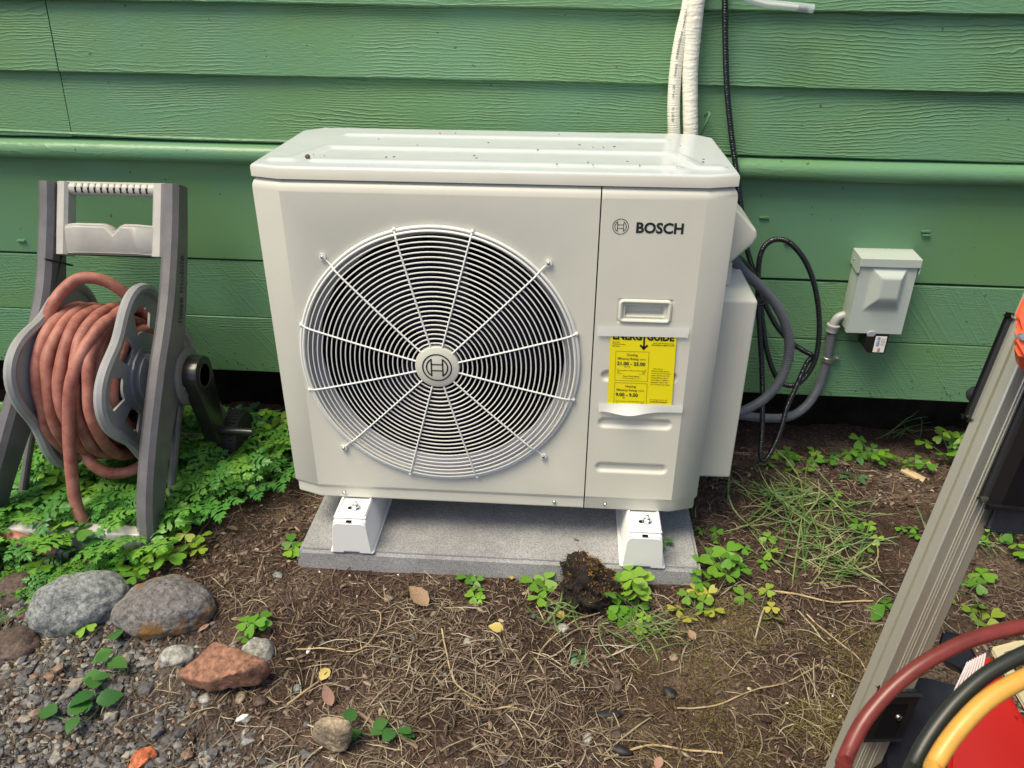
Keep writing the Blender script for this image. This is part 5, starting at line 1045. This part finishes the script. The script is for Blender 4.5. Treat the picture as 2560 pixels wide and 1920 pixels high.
# ------------------------------------------------------------------ litter: needles, bark crumbs, dead grass
def blades(x, y, L_, wd, lift, curl, K_=5, z0=None, rise=None, yaw=None):
    """Thin tent-shaped ribbons lying on the ground."""
    n_ = len(x); a = rng.uniform(0, 6.28, n_) if yaw is None else yaw; cv = rng.normal(0, 1, n_)*curl; t = np.linspace(-.5, .5, K_)
    px, py = np.zeros((n_, K_)), np.zeros((n_, K_)); ang = a[:, None]+cv[:, None]*t[None]*2; st = L_[:, None]/(K_-1)
    dx, dy = np.cos(ang)*st, np.sin(ang)*st; px = x[:, None]+np.cumsum(dx, 1)-dx.sum(1, keepdims=True)/2; py = y[:, None]+np.cumsum(dy, 1)-dy.sum(1, keepdims=True)/2
    base = gh(px, py); arch = lift[:, None]*(0.35+0.65*np.cos(t*math.pi)[None]*rng.uniform(0.2, 1.2, (n_, 1)))+rng.normal(0, 1, (n_, 1))*lift[:, None]*0.8*t[None]
    pz = base+0.0015+np.maximum(arch, 0)
    if rise is not None: pz = pz+rise[:, None]*(t+.5)[None]**1.5
    tx, ty = np.cos(ang), np.sin(ang); tap = np.array([0.55]+[1]*(K_-2)+[0.3]); hw = wd[:, None]*tap[None]/2
    l = np.stack([px-ty*hw, py+tx*hw, pz], -1); r_ = np.stack([px+ty*hw, py-tx*hw, pz], -1); m_ = np.stack([px, py, pz+hw*0.7], -1)
    V = np.stack([l, m_, r_], 2).reshape(-1, 3); q = []
    for i in range(K_-1):
        for j in range(2): q.append((i*3+j, (i+1)*3+j, (i+1)*3+j+1, i*3+j+1))
    Q = (np.array(q)[None]+(np.arange(n_)*K_*3)[:, None, None]).reshape(-1, 4); return V, Q
def off_pad(x, y): return (~((np.abs(x-0.016) < 0.475) & (y > -0.09) & (y < 0.54)))*(1-0.8*np.exp(-((x-0.42)**2/0.03+(y+0.40)**2/0.008)))*(1-0.7*np.exp(-((x-0.16)**2/0.008+(y+0.28)**2/0.006)))*(1-0.7*np.exp(-((x-1.0)**2/0.03+(y-0.12)**2/0.012)))*(1-0.6*np.exp(-((x+0.25)**2/0.02+(y+0.17)**2/0.004)))
def under(y): return 1-0.6*smooth01((y-0.48)/0.15)
def litter(name, label, cat, n, dens, Lr, wr, lift, curl, mat, K_=5, bias=1.0, box=(-1.75, 1.75, -0.80, 0.58)):
    x, y = scatter(n, *box, lambda x, y: dens(x, y)*off_pad(x, y)*under(y))
    m_ = len(x); V, Q = blades(x, y, rng.uniform(*Lr, m_)*rng.uniform(0.5, 1, m_), rng.uniform(*wr, m_), rng.uniform(0, lift, m_), curl, K_)
    o = bpy.data.objects.new(name, fast_mesh(name, V, Q, mat, np.repeat(rng.random(m_)**bias, K_*3), smooth=False)); COL.objects.link(o); stuff(o, label, cat); return o
pch = lambda x, y, s, f: smooth01((vnoise(x*f, y*f, s)-0.42)/0.25)
litter('bark_litter', 'dark brown needles and bark crumbs strewn over the soil', 'leaf litter', 90000, lambda x, y: (0.22+0.60*pch(x, y, 21, 5))*(1-0.2*grit(x, y)), (0.010, 0.038), (0.0010, 0.0034), 0.007, 0.25, M['needle'], 4, 0.85)
straw_d = lambda x, y: np.clip(0.05+0.80*pch(x, y, 33, 4.5)*np.exp(-((x+0.02)**2/0.22+(y+0.42)**2/0.06))+0.9*np.exp(-((x+0.07)**2/0.035+(y+0.40)**2/0.035))+0.40*np.exp(-((x-0.85)**2/0.25+(y-0.10)**2/0.12))*pch(x, y, 35, 6)+0.40*pch(x, y, 37, 5)*(x > 0.25)*(y < -0.15)+0.3*np.exp(-((x+0.55)**2/0.02+(y+0.22)**2/0.01)), 0, 1)*(1-0.35*grit(x, y))
litter('dead_grass', 'pale tangled dead grass lying on the soil in front of the pad', 'dead grass', 26000, straw_d, (0.030, 0.110), (0.0009, 0.0024), 0.016, 0.32, M['straw'], 6, 1.15)
litter('dead_grass', 'greyish curled dead grass matted over the middle of the soil', 'dead grass', 4500, straw_d, (0.04, 0.11), (0.0008, 0.0016), 0.014, 0.95, M['straw'], 8, 1.4)
litter('bark_flakes', 'broken bark flakes and leaf scraps mixed in the soil', 'leaf litter', 7000, lambda x, y: (0.15+0.6*pch(x, y, 71, 5))*(1-0.5*grit(x, y)), (0.009, 0.028), (0.004, 0.010), 0.006, 0.2, M['needle'], 4, 0.7)
litter('pale_splinters', 'short pale straw splinters scattered over the bare soil', 'dead grass', 14000, lambda x, y: 0.20+0.5*pch(x, y, 81, 6), (0.006, 0.022), (0.0010, 0.0022), 0.006, 0.15, M['straw'], 4, 0.9)
litter('root_fibres', 'thin curly rootlets mixed into the soil', 'leaf litter', 2500, lambda x, y: 0.25+0.4*pch(x, y, 51, 4), (0.03, 0.08), (0.0006, 0.0011), 0.010, 1.1, M['straw'], 8, 1.6)
litter('leaf_scraps', 'pale crumbled leaf scraps strewn over the soil', 'leaf litter', 3200, lambda x, y: 0.15+0.55*pch(x, y, 73, 4), (0.007, 0.020), (0.004, 0.009), 0.007, 0.15, M['straw'], 4, 1.3)
# olive moss growing low on the soil at the right
M['moss'] = leaf_mat('olive_moss', [(0, (0.07, 0.06, 0.015)), (0.5, (0.16, 0.14, 0.035)), (1, (0.28, 0.24, 0.06))], 'tint', rough=0.8, trans=0.2)
moss_d = lambda x, y: np.clip(0.9*np.exp(-((x-0.62)**2/0.04+(y+0.40)**2/0.02))*pch(x, y, 91, 9)+0.8*np.exp(-((x-0.52)**2/0.006+(y+0.17)**2/0.004))+0.22*pch(x, y, 93, 6)*(y < -0.2)*(x > 0.3), 0, 1)
litter('low_moss', 'olive moss growing low over the soil left of the hand truck', 'moss', 60000, moss_d, (0.005, 0.012), (0.0007, 0.0014), 0.008, 0.4, M['moss'], 4, box=(0.2, 1.0, -0.65, -0.05))
litter('low_moss', 'brownish moss at the foot of the pale grey stone', 'moss', 9000, lambda x, y: 0.8*np.exp(-((x+1.0)**2/0.012+(y+0.30)**2/0.004))*pch(x, y, 95, 12), (0.005, 0.012), (0.0007, 0.0014), 0.010, 0.4, M['moss'], 4, box=(-1.25, -0.8, -0.42, -0.2))
litter('dry_stalks', 'thicker straight dry stalks lying across the soil', 'dead grass', 260, lambda x, y: 0.25+0.5*pch(x, y, 97, 5)-0.2*grit(x, y), (0.05, 0.15), (0.0025, 0.0042), 0.014, 0.10, M['straw'], 6, 0.7)
# flat crumbs and scraps of bark
x, y = scatter(16000, -1.7, 1.7, -0.8, 0.8, lambda x, y: (0.18+0.5*pch(x, y, 61, 6))*off_pad(x, y)*(1-0.6*grit(x, y))*under(y)); V, Q = stones(x, y, rng.gamma(2.2, 0.0013, len(x)).clip(0.001, 0.009), icoV, icoF); n_crumb = len(x)
x, y = scatter(5200, -1.7, 1.7, -0.8, 0.6, lambda x, y: (0.10+0.7*pch(x, y, 63, 4))*off_pad(x, y)*(1-0.7*grit(x, y))); V2, Q2 = stones(x, y, rng.gamma(2.4, 0.0024, len(x)).clip(0.002, 0.013), ico2V, ico2F)
o = bpy.data.objects.new('soil_clods', fast_mesh('soil_clods', V2, Q2, M['soil'], np.repeat(rng.random(len(x)), len(ico2V)), smooth=True)); COL.objects.link(o); stuff(o, 'clumps of brown soil breaking the surface of the ground', 'soil')
o = bpy.data.objects.new('soil_crumbs', fast_mesh('soil_crumbs', V, Q, M['needle'], np.repeat(rng.random(n_crumb)**1.8*0.9, len(icoV)), smooth=False)); COL.objects.link(o); stuff(o, 'brown soil crumbs and grit scattered over the ground', 'soil')

# ------------------------------------------------------------------ leaves
def heart(L_=1.0):
    """One clover leaflet pointing +Y, folded along the midrib."""
    half = [(0.0, 0.0), (0.22, 0.22), (0.42, 0.50), (0.50, 0.76), (0.42, 0.97), (0.24, 1.04), (0.08, 0.97)]; mid = [0.0, 0.28, 0.52, 0.72, 0.84, 0.88, 0.89]
    V, F = [], []
    for sg in (1, -1):
        k0 = len(V)
        for (px, py), my in zip(half, mid): V += [(0, my*L_, 0), (sg*px*L_, py*L_, (0.16*px-0.14*px*px*2+0.02*math.sin(py*9))*L_)]
        for i in range(len(half)-1): q = (k0+2*i, k0+2*i+1, k0+2*i+3, k0+2*i+2); F.append(q if sg > 0 else q[::-1])
    V = [(a, b_, c-0.10*L_*(b_/L_)**2) for a, b_, c in V]; return np.array(V), F
def clover_leaf(seed, mat, name='leaf'):
    r_ = random.Random(seed); mb = MB()
    for q in range(3):
        V, F = heart(r_.uniform(0.9, 1.1)); a = q*2.094+r_.uniform(-.12, .12); ca, sa = math.cos(a), math.sin(a); tl = r_.uniform(-0.28, 0.05); V = V.copy(); V[:, 2] += V[:, 1]*tl
        mb.add(np.stack([V[:, 0]*ca-V[:, 1]*sa, V[:, 0]*sa+V[:, 1]*ca, V[:, 2]], 1), F)
    return mb.mesh(name, mat, ang=80)
def herb_leaf(seed, mat, name='leaf'):
    """Ferny leaf of three to five cut leaflets."""
    r_ = random.Random(seed); mb = MB()
    def leaflet(o, a, L_):
        ca, sa = math.cos(a), math.sin(a); V, F = [], []
        def P(x, y, z=0.0): V.append((o[0]+(x*ca-y*sa)*L_, o[1]+(x*sa+y*ca)*L_, z*L_)); return len(V)-1
        for sg in (1, -1):
            for k_, (y0, wd, ht) in enumerate(((0.20, 0.40, 0.26), (0.44, 0.42, 0.26), (0.68, 0.28, 0.22))):
                a0, a1 = P(0, y0-0.05), P(0, y0+0.07); b0 = P(sg*wd*.45, y0+0.03, .05); t0 = P(sg*wd*0.95, y0+0.02+ht*.2, .02); n0 = P(sg*wd*0.72, y0+ht*.36, .05); t1 = P(sg*wd*.88, y0+ht*.68, .0); t2 = P(sg*wd*.48, y0+ht*.80, .03); b1 = P(sg*wd*.24, y0+0.12, .04)
                for f in ((a0, b0, b1, a1), (b0, t0, n0, b1), (b1, n0, t1, t2)): F.append(f if sg > 0 else f[::-1])
            m0, m1 = P(0, .70), P(0, .98); c0 = P(sg*.10, .78, .04); c1 = P(sg*.20, .98, .0); c2 = P(sg*.07, 1.0, .03); c3 = P(sg*.03, 1.16, -.02); f = (m0, c0, c1, c2); F.append(f if sg > 0 else f[::-1]); f = (m0, c2, c3, m1); F.append(f if sg > 0 else f[::-1])
        mb.add(V, F)
    leaflet((0, 0), 0, 1.0); s_ = r_.uniform(.78, .92)
    for sg in (1, -1): leaflet((0, 0.02), sg*(1.12+r_.uniform(-.1, .1)), s_); leaflet((0, 0.0), sg*(2.25+r_.uniform(-.12, .12)), s_*.55)
    V = np.concatenate(mb.v); V[:, 2] -= 0.16*(V[:, 0]**2+V[:, 1]**2); mb.v = [V]; return mb.mesh(name, mat, ang=80)
def oval_leaf(mat, wd=0.30, teeth=0, fold=0.18, droop=0.2, name='leaf', n_=9):
    V, F = [], []
    for i in range(n_):
        t = i/(n_-1); h_ = wd*math.sin(math.pi*t**0.8)*(1+(0.13 if teeth and i % 2 else 0)); z = -droop*t*t; V += [(-h_, t, z+fold*h_), (0, t, z), (h_, t, z+fold*h_)]
        if i: k0 = 3*(i-1); F += [(k0, k0+1, k0+4, k0+3), (k0+1, k0+2, k0+5, k0+4)]
    return MB().add(V, F).mesh(name, mat, ang=80)
M['clover_faded'] = leaf_mat('faded_clover_leaf', [(0, (0.16, 0.32, 0.035)), (0.5, (0.33, 0.42, 0.05)), (1, (0.52, 0.46, 0.09))]); CLY = [clover_leaf(s_, M['clover_faded']) for s_ in (11, 12, 13)]
CL = [clover_leaf(s_, M['clover']) for s_ in (1, 2, 3, 4)]; HL = [herb_leaf(s_, M['herb']) for s_ in (5, 6, 7)]
OL = oval_leaf(M['weed'], 0.30); BLf = oval_leaf(M['bramble'], 0.36, 1, 0.12, 0.25, n_=13); YL = oval_leaf(M['yleaf'], 0.34, 1, 0.3, 0.1); DL = oval_leaf(M['dleaf'], 0.30, 1, 0.5, -0.2); PL = oval_leaf(M['pleaf'], 0.24, 0, 0.35, -0.15)
def plant(name, label, cat, xy, leaves, size, spread, hgt, lib, group=None, tilt=0.35, seed=0, seen=None, bias=(0, 0)):
    """Stems fan out from one root; every leaf is a part of its own."""
    r_ = random.Random(seed); gz_ = float(gh(*xy)); t = thing(name, label, cat, (xy[0], xy[1], gz_), 0, group); st = MB()
    for i in range(leaves):
        a = i*2.4+r_.uniform(-.5, .5); d_ = spread*math.sqrt((i+.5)/leaves)*r_.uniform(.75, 1.15); h_ = hgt*r_.uniform(.55, 1.1)*(1-0.35*d_/max(spread, 1e-6)); s_ = size*r_.uniform(.72, 1.2)
        p = (math.cos(a)*d_+bias[0]*h_, math.sin(a)*d_+bias[1]*h_, max(h_, 0.012)+float(gh(xy[0]+math.cos(a)*d_, xy[1]+math.sin(a)*d_))-gz_)
        q = Quaternion((math.sin(a), -math.cos(a), 0), -tilt*r_.uniform(.3, 1.4)) if True else None
        e = (Euler((r_.uniform(-.25, .25), r_.uniform(-.25, .25), 0)).to_quaternion() @ q.inverted() @ Quaternion((0, 0, 1), a-math.pi/2+r_.uniform(-.6, .6))).to_euler()
        link_copy(lib[i % len(lib)], 'leaf', t, p, e, s_*(1.12 if lib in (CL, CLY) else 1))
        st.tube(spline([(0, 0, -0.004), (p[0]*.35, p[1]*.35, p[2]*.6), (p[0], p[1], p[2])], 0.02), 0.0011, 5, caps=False)
    o = st.build('stem', M['stem']); o.parent = t
    return t
# distinct clover plants
for i, (px, py, n_, sz_, sp_, h_, lab_) in enumerate([
    (335, 1228, 9, .027, .065, .060, 'bright green clover at the hose reel foot, above the two rounded stones'),
    (268, 1225, 5, .030, .050, .050, 'clover plant with broad leaflets growing behind the pale grey stone'),
    (405, 1195, 6, .022, .050, .045, 'wilting clover plant right of the hose reel foot'),
    (392, 1150, 3, .030, .025, .060, 'large bright clover sprig beside the reel leg, edge of the ferny plants'),
    (176, 1352, 2, .024, .014, .035, 'single bright clover sprig in front of the pale grey stone'),
    (540, 1362, 4, .021, .035, .035, 'small clover sprig between the lichen stone and the straw'),
    (634, 1190, 3, .023, .018, .030, 'small clover sprig touching the left corner of the concrete pad'),
    (610, 985, 5, .020, .060, .035, 'small clovers on the soil left of the heat pump casing'),
    (1350, 1300, 9, .025, .050, .075, 'clover plant growing up in front of the riser beside the mossy clod'),
    (1372, 1350, 5, .022, .045, .030, 'low clover sprawling in front of the mossy clod'),
    (1555, 1262, 8, .027, .060, .065, 'bushy clover plant at the right corner of the concrete pad'),
    (1475, 1240, 3, .024, .025, .040, 'clover sprig resting on the front edge of the pad, right of the riser'),
    (1500, 1325, 8, .019, .060, .030, 'yellowing clover plant on the soil below the pad corner'),
    (1425, 1210, 1, .030, .004, .085, 'single clover leaf leaning against the side of the riser'),
    (1165, 1288, 4, .022, .050, .030, 'sparse clover with reddish stems left of the mossy clod'),
    (1022, 1262, 3, .021, .024, .022, 'small grey-green clover under the pad edge'),
    (1030, 1305, 2, .016, .016, .016, 'tiny bright clover seedling on the bare soil in front of the pad'),
    (1890, 985, 8, .024, .075, .060, 'clover plant by the pale wood chip under the disconnect box'),
    (1790, 985, 4, .018, .075, .030, 'small scattered clovers beneath the hanging black cable'),
    (2055, 985, 10, .030, .070, .095, 'tall bright clover plant under the house edge beside the hand truck rail'),
    (2206, 1085, 7, .030, .060, .080, 'clover plant at the right edge behind the hand truck'),
    (1900, 1330, 1, .034, .006, .018, 'single broad clover leaf on the straw left of the hand truck rail'),
    (2120, 1350, 3, .022, .035, .020, 'small yellow-green clover behind the red charging hose'),
    (1945, 1000, 7, .020, .070, .045, 'mixed small clover around the pale wood chip'),
    (1745, 1010, 4, .020, .060, .025, 'pale clover on the straw left of the tall grass blades under the house'),
    (2085, 1300, 5, .024, .075, .030, 'clover spread over the soil right of the hand truck rail, above the red hose'),
    (2150, 1180, 6, .026, .080, .050, 'clover behind the hand truck rail near the right edge'),
    (1640, 1330, 4, .020, .060, .018, 'faded clover on the mossy soil between grass and stalk'),
    (1960, 1165, 3, .017, .025, .020, 'small pale clover on the bare soil right of the grass tuft'),
    (1530, 1165, 3, .016, .035, .016, 'tiny clovers on the soil right of the pad'),
    (1640, 1215, 5, .018, .070, .020, 'small clovers spread between the pad corner and the grass tufts'),
    (1865, 1180, 4, .018, .070, .022, 'small dull clovers on the soil between the grass tuft and the hand truck'),
    (1690, 1010, 5, .019, .060, .022, 'small clovers in the straw under the looped grey conduit'),
    (1770, 1100, 4, .014, .085, .020, 'tiny clovers among the grass tuft blades')]):
    t = plant('clover', lab_, 'clover', g2d(px, py), n_, sz_, sp_, h_, CLY if any(q in lab_ for q in ('yellowing', 'yellow-green', 'wilting', 'faded')) else CL, 'clover plants on the ground', seed=100+i)
rosette = plant('weed_rosette', 'small blue-green weed rosette on the bare soil at the lower middle', 'weed', g2d(1252, 1428), 8, .022, .012, .006, [OL], tilt=-.25, seed=4)
plant('broadleaf_weed', 'broad glossy oval-leaved weed in the gap between hose reel wheel and heat pump', 'weed', g2d(548, 905), 7, .055, .035, .060, [OL], tilt=.1, seed=6)
plant('broadleaf_weed', 'dusty blue-green oval-leaved weed beside the clover under the disconnect box', 'weed', g2d(1850, 975), 6, .032, .050, .030, [OL], tilt=.1, seed=9)
plant('broadleaf_weed', 'dull wilting oval-leaved weed in the straw by the pale wood chip', 'weed', g2d(1850, 1035), 5, .030, .025, .020, [OL], tilt=.1, seed=10)
# trailing brambles
def trail(name, label, pts, leaves, size, seed, lib):
    r_ = random.Random(seed); P = [np.array((*g2d(x, y), 0)) for x, y in pts]
    for p in P: p[2] = float(gh(p[0], p[1]))+0.012
    t = thing(name, label, 'bramble', tuple(P[0])); sp_ = spline(P, 0.01); MB().tube(sp_, 0.0014, 6).build('stem', M['stem'], t)
    for i in range(leaves):
        p = sp_[int((i+.5)/leaves*(len(sp_)-1))]-P[0]; a = i*2.2+r_.uniform(-.5, .5); link_copy(lib, 'leaf', t, (p[0], p[1], p[2]+0.010+0.01*r_.random()), (r_.uniform(-.1, .35), r_.uniform(-.3, .3), a), size*r_.uniform(.75, 1.2))
trail('bramble', 'trailing bramble shoot with toothed leaves on the gravel left of the red-brown rock', [(250, 1385), (225, 1440), (200, 1475), (205, 1510), (165, 1540), (110, 1530)], 13, .042, 2, BLf)
trail('bramble', 'short bramble shoot right of the tan stone at the bottom', [(745, 1575), (800, 1590), (850, 1590), (900, 1615)], 7, .032, 5, BLf)
# ferny herb plants round the reel
def in_patch(x, y): return (x < -0.56) & (y > np.interp(x, [-1.8, -1.25, -0.95, -0.80, -0.70, -0.62, -0.56], [-0.10, -0.13, -0.10, -0.03, 0.12, 0.27, 0.36])) & (y < 0.50)
r_ = random.Random(12); spots = []
tries = 0
while len(spots) < 62 and tries < 9000:
    tries += 1; x, y = r_.uniform(-1.72, -0.55), r_.uniform(-0.14, 0.47)
    if in_patch(x, y) and all((x-a)**2+(y-b_)**2 > 0.082**2 for a, b_ in spots): spots.append((x, y))
for i, s_ in enumerate(spots):
    front = s_[1] < 0.05; k_ = i % 5
    if k_ == 3: plant('clover', 'clover plant standing among the ferny herbs round the hose reel', 'clover', s_, 8, .028, .080, .110, CL, 'clovers among the herbs', seed=300+i)
    else: plant('ferny_herb', 'low ferny herb with cut green leaves growing round the hose reel', 'herb', s_, 9, .064, .095, .125 if front else .12, HL, 'ferny herbs round the hose reel', seed=300+i)
for i, (px, py) in enumerate(((30, 1240), (75, 1225), (60, 1285), (130, 1215), (185, 1235), (25, 1180), (240, 1215), (110, 1255))): plant('ferny_herb', 'low ferny herb with cut green leaves growing round the hose reel', 'herb', g2d(px, py+12), 6, .034, .060, .045, HL, 'ferny herbs round the hose reel', seed=500+i)
# dense understorey below them
Vs, Qs, tn = [], [], []; base = [np.array([v_.co[:] for v_ in m_.vertices]) for m_ in HL+CL]; fcs = [[tuple(p.vertices) for p in m_.polygons] for m_ in HL+CL]; cnt = 0
while cnt < 1000:
    x, y = r_.uniform(-1.75, -0.55), r_.uniform(-0.14, 0.52)
    if not in_patch(np.array(x), np.array(y)): continue
    cnt += 1; j = r_.randrange(len(base)); s_ = r_.uniform(.020, .040); R_ = np.array(Euler((r_.uniform(-.5, .5), r_.uniform(-.5, .5), r_.uniform(0, 6.28))).to_matrix()); k0 = sum(len(q) for q in Vs) if cnt == 1 else kk_
    V = base[j]*s_ @ R_.T+np.array((x, y, float(gh(x, y))+r_.uniform(.004, .055))); Vs.append(V); Qs += [tuple(q+k0 for q in f) for f in fcs[j]]; kk_ = k0+len(V); tn += [r_.random()]*len(V)
me = bpy.data.meshes.new('ground_cover'); me.from_pydata(np.concatenate(Vs).tolist(), [], Qs); me.materials.append(M['cover']); a_ = me.attributes.new('tint', 'FLOAT', 'POINT'); a_.data.foreach_set('value', np.array(tn, np.float32))
o = bpy.data.objects.new('ground_cover', me); COL.objects.link(o); stuff(o, 'dense green understorey of small leaves below the hose reel', 'ground cover')

# ------------------------------------------------------------------ grass tufts, twigs, fallen leaves, foam
def tuft(label, cx, cy, n_, spread, L_, seed):
    global rng
    rng = np.random.default_rng(seed); x = cx+rng.normal(0, spread, n_); y = cy+rng.normal(0, spread*.8, n_); LL = rng.uniform(.5, 1, n_)*L_
    V, Q = blades(x, y, LL, rng.uniform(.0020, .0044, n_), rng.uniform(.004, .022, n_), 0.45, 8, rise=LL*rng.uniform(-0.05, .55, n_)); o_ = np.array((cx, cy, float(gh(cx, cy))))
    o = bpy.data.objects.new('grass_tuft', fast_mesh('grass_tuft', V-o_, Q, M['grass'], np.repeat(rng.random(n_), 24), smooth=False)); COL.objects.link(o); o.location = o_; tag(o, label, 'grass')
for i, (px, py, n_, sp_, L_, lab_) in enumerate([(1735, 1120, 85, .075, .21, 'large straggling green grass tuft on the soil right of the heat pump'), (1790, 1225, 60, .055, .17, 'flattened darker grass tuft just below the large grass tuft'), (1690, 1080, 30, .03, .12, 'thin upright grass tuft under the service cover'),
                                                (1215, 1330, 16, .02, .16, 'few long green grass blades on the soil below the mossy clod'), (1400, 1370, 28, .035, .12, 'small grass tuft below the clover right of the mossy clod'), (1960, 930, 10, .02, .16, 'few thin grass blades under the house edge'), (2090, 1190, 16, .04, .10, 'short grass behind the hand truck rail'), (1080, 1190, 6, .012, .15, 'few dry grass blades leaning over the front edge of the pad')]):
    tuft(lab_, *g2d(px, py), n_, sp_, L_, 900+i)
rng = np.random.default_rng(77)
def stick(label, pts, r0, r1, mat='twig', lift=0.006, cat='twig'):
    P = [np.array((*g2d(x, y), 0)) for x, y in pts]
    for p in P: p[2] = float(gh(p[0], p[1]))+lift
    s_ = spline(P, 0.01); n_ = len(s_); s_[:, 2] += (vnoise(np.arange(n_)*.4, np.full(n_, r0*999), 4)-.5)*.004
    o = MB().tube(s_, np.linspace(r0, r1, n_), 7).build('twig', M[mat], loc=tuple(P[0])); tag(o, label, cat)
M['straw_stick'] = plain('dry_stalk', (0.42, 0.32, 0.18), 0.6, 0.3, 60, var=0.3, vscale=30)
stick('brown twig lying right of the tan stone', [(772, 1535), (815, 1565), (860, 1590), (902, 1622)], .0042, .0028)
stick('curved pale stalk at the bottom right of the middle', [(1305, 1650), (1350, 1628), (1410, 1617), (1480, 1622), (1560, 1633)], .0024, .0018, 'straw_stick')
stick('long thin stalk crossing the bare soil left of the hand truck', [(1462, 1533), (1540, 1527), (1620, 1500), (1700, 1475), (1770, 1440)], .0017, .001, 'straw_stick')
stick('pale stalk on the straw left of the hand truck rail', [(1640, 1290), (1720, 1300), (1800, 1312), (1880, 1320)], .0026, .0016, 'straw_stick')
stick('two-toned dry stalk pointing at the tan stone', [(620, 1520), (655, 1492), (690, 1465)], .0028, .0018, 'straw_stick')
stick('pale stalk on the straw below the fan end of the pad', [(1010, 1528), (1060, 1535), (1100, 1540), (1140, 1548)], .0022, .0014, 'straw_stick')
stick('thin dry stalk on the left of the pad', [(545, 1195), (580, 1192), (618, 1172)], .0022, .0016)
stick('pale bent stalk looping over the soil below the pad', [(640, 1398), (700, 1402), (770, 1410), (815, 1370), (822, 1330), (800, 1318)], .0016, .0012, 'straw_stick', .012)
stick('dry stalk leaning across the soil by the pad corner', [(1300, 1330), (1240, 1350), (1180, 1395), (1160, 1440)], .0016, .0010, 'straw_stick', .010)
stick('long pale stalk at the foot of the hand truck rail', [(1740, 1340), (1790, 1380), (1850, 1430), (1880, 1470)], .0018, .0012, 'straw_stick')
stick('thin stalk resting in the straw at the lower middle', [(955, 1370), (965, 1420), (985, 1480), (1050, 1525)], .0018, .0012, 'straw_stick', .012)
M['charcoal'] = plain('charred_bark', (0.012, 0.012, 0.015), 0.6, 0.6, 60)
for i, (px, py) in enumerate(((1312, 1545), (1340, 1625), (1445, 1500))): o = rock('bark_scrap', ('black bark scrap on the straw below the pad', 'black bark scrap near the bottom edge in the straw', 'small dark bark scrap on the bare soil')[i], 'bark', g2d(px, py), (.055-.012*i, .022, .014), 0.2-.5*i, M['charcoal'], 150+i, .3, cuts=3, sub=2, sink=.1)
for i, (px, py, lib, s_, lab_) in enumerate([(712, 1446, YL, .032, 'yellow and green fallen leaf on the soil below the fan'), (1088, 1378, YL, .034, 'pale yellow shrivelled leaf in the straw below the mossy clod'), (1206, 1326, YL, .026, 'pale green-yellow leaf at the foot of the mossy clod'), (1105, 1255, YL, .018, 'small yellow leaf beside the sparse clover'), (925, 1318, DL, .062, 'tan dry maple leaf on the soil below the pad'), (717, 1528, PL, .048, 'pink dry leaf standing against the tan stone'),
                                            (1250, 1170, DL, .016, 'brown curled leaf on the concrete pad'), (1835, 1000, DL, .030, 'brown dry leaf by the clover under the disconnect box'), (1500, 1395, DL, .026, 'brown leaf on the straw below the yellowing clover'), (450, 1340, PL, .030, 'pink dry leaf right of the lichen stone'), (1425, 1645, PL, .034, 'pinkish dry leaf at the bottom edge'), (2000, 985, YL, .024, 'yellow-brown leaf under the tall bright clover'), (2190, 1365, YL, .03, 'yellow leaf beside the wheel guard of the hand truck'), (515, 1150, DL, .03, 'grey-brown dry leaf on the soil left of the pad')]):
    x, y = g2d(px, py); z = float(gh(x, y))+.008
    if 'concrete pad' in lab_: z = PT+.004; x, y = at(px, py, 2, PT)[:2]
    o = link_copy(lib, 'fallen_leaf', None, (x, y, z), (1.0 if 'standing' in lab_ else random.uniform(-.2, .3), random.uniform(-.3, .3), random.uniform(0, 6.28) if 'standing' not in lab_ else 0.3), s_); tag(o, lab_, 'leaf')
for i, (px, py, s_) in enumerate(((520, 1540, .024), (665, 1398, .017), (690, 1235, .008), (832, 1268, .008), (915, 1232, .009), (1025, 1240, .010), (1100, 1205, .006), (1700, 1520, .010), (770, 1280, .008), (1390, 1165, .006), (860, 1240, .006), (1800, 1500, .008))):
    o = rock('foam_scrap', ('crumpled white scrap on the gravel below the red-brown rock' if i == 0 else 'white capsule-like scrap on the soil right of the red-brown rock' if i == 1 else 'tiny white foam crumb on the soil'), 'scrap', g2d(px, py), (s_, s_*.5, s_*.5), i*.9+.6, M['foam'], 170+i, .35, sub=2, sink=0, group=None if i < 2 else 'white foam crumbs')
c = g2d(1972, 1022); mb = MB(); mb.box((-.032, -.012, 0), (.032, .012, .008), .001); o = mb.build('wood_chip', M['chip']); o.location = (*c, float(gh(*c))+.004); o.rotation_euler = (.1, .2, -.6); tag(o, 'pale split wood chip by the clover under the disconnect box', 'wood chip')
# specks of debris on the lid
rs = np.random.default_rng(21)
for i in range(26):
    x, y = rs.uniform(-.38, .42), rs.uniform(.04, .37); L_ = rs.uniform(.002, .007); a = rs.uniform(0, 3.1)
    mb = MB(); mb.tube([(-L_/2, 0, 0), (0, L_*.1, .0006), (L_/2, 0, 0)], [.0006, .0009, .0005], 5); o = mb.build('needle_bit', M['twig'] if i % 3 else M['charcoal']); o.location = (x, y, LZ1+.0052 if True else 0); o.rotation_euler = (0, 0, a)
    hh = 0.0
    for q in ((.322, .021), (.186, .0205), (.062, .019)):
        if abs(y-q[0]) < q[1] and abs(x) < .36: hh = .0044
    o.location.z = LZ1+hh+.0008; tag(o, 'tiny dark needle bit lying on the lid of the heat pump', 'debris', 'debris on the lid')
o = rock('seed_cone', 'small reddish-brown bud lying on the left end of the lid', 'bud', (-.372, .074), (.011, .011, .009), 0, M['rock_dark'], 201, .2, sub=2); o.location.z = LZ1+.004
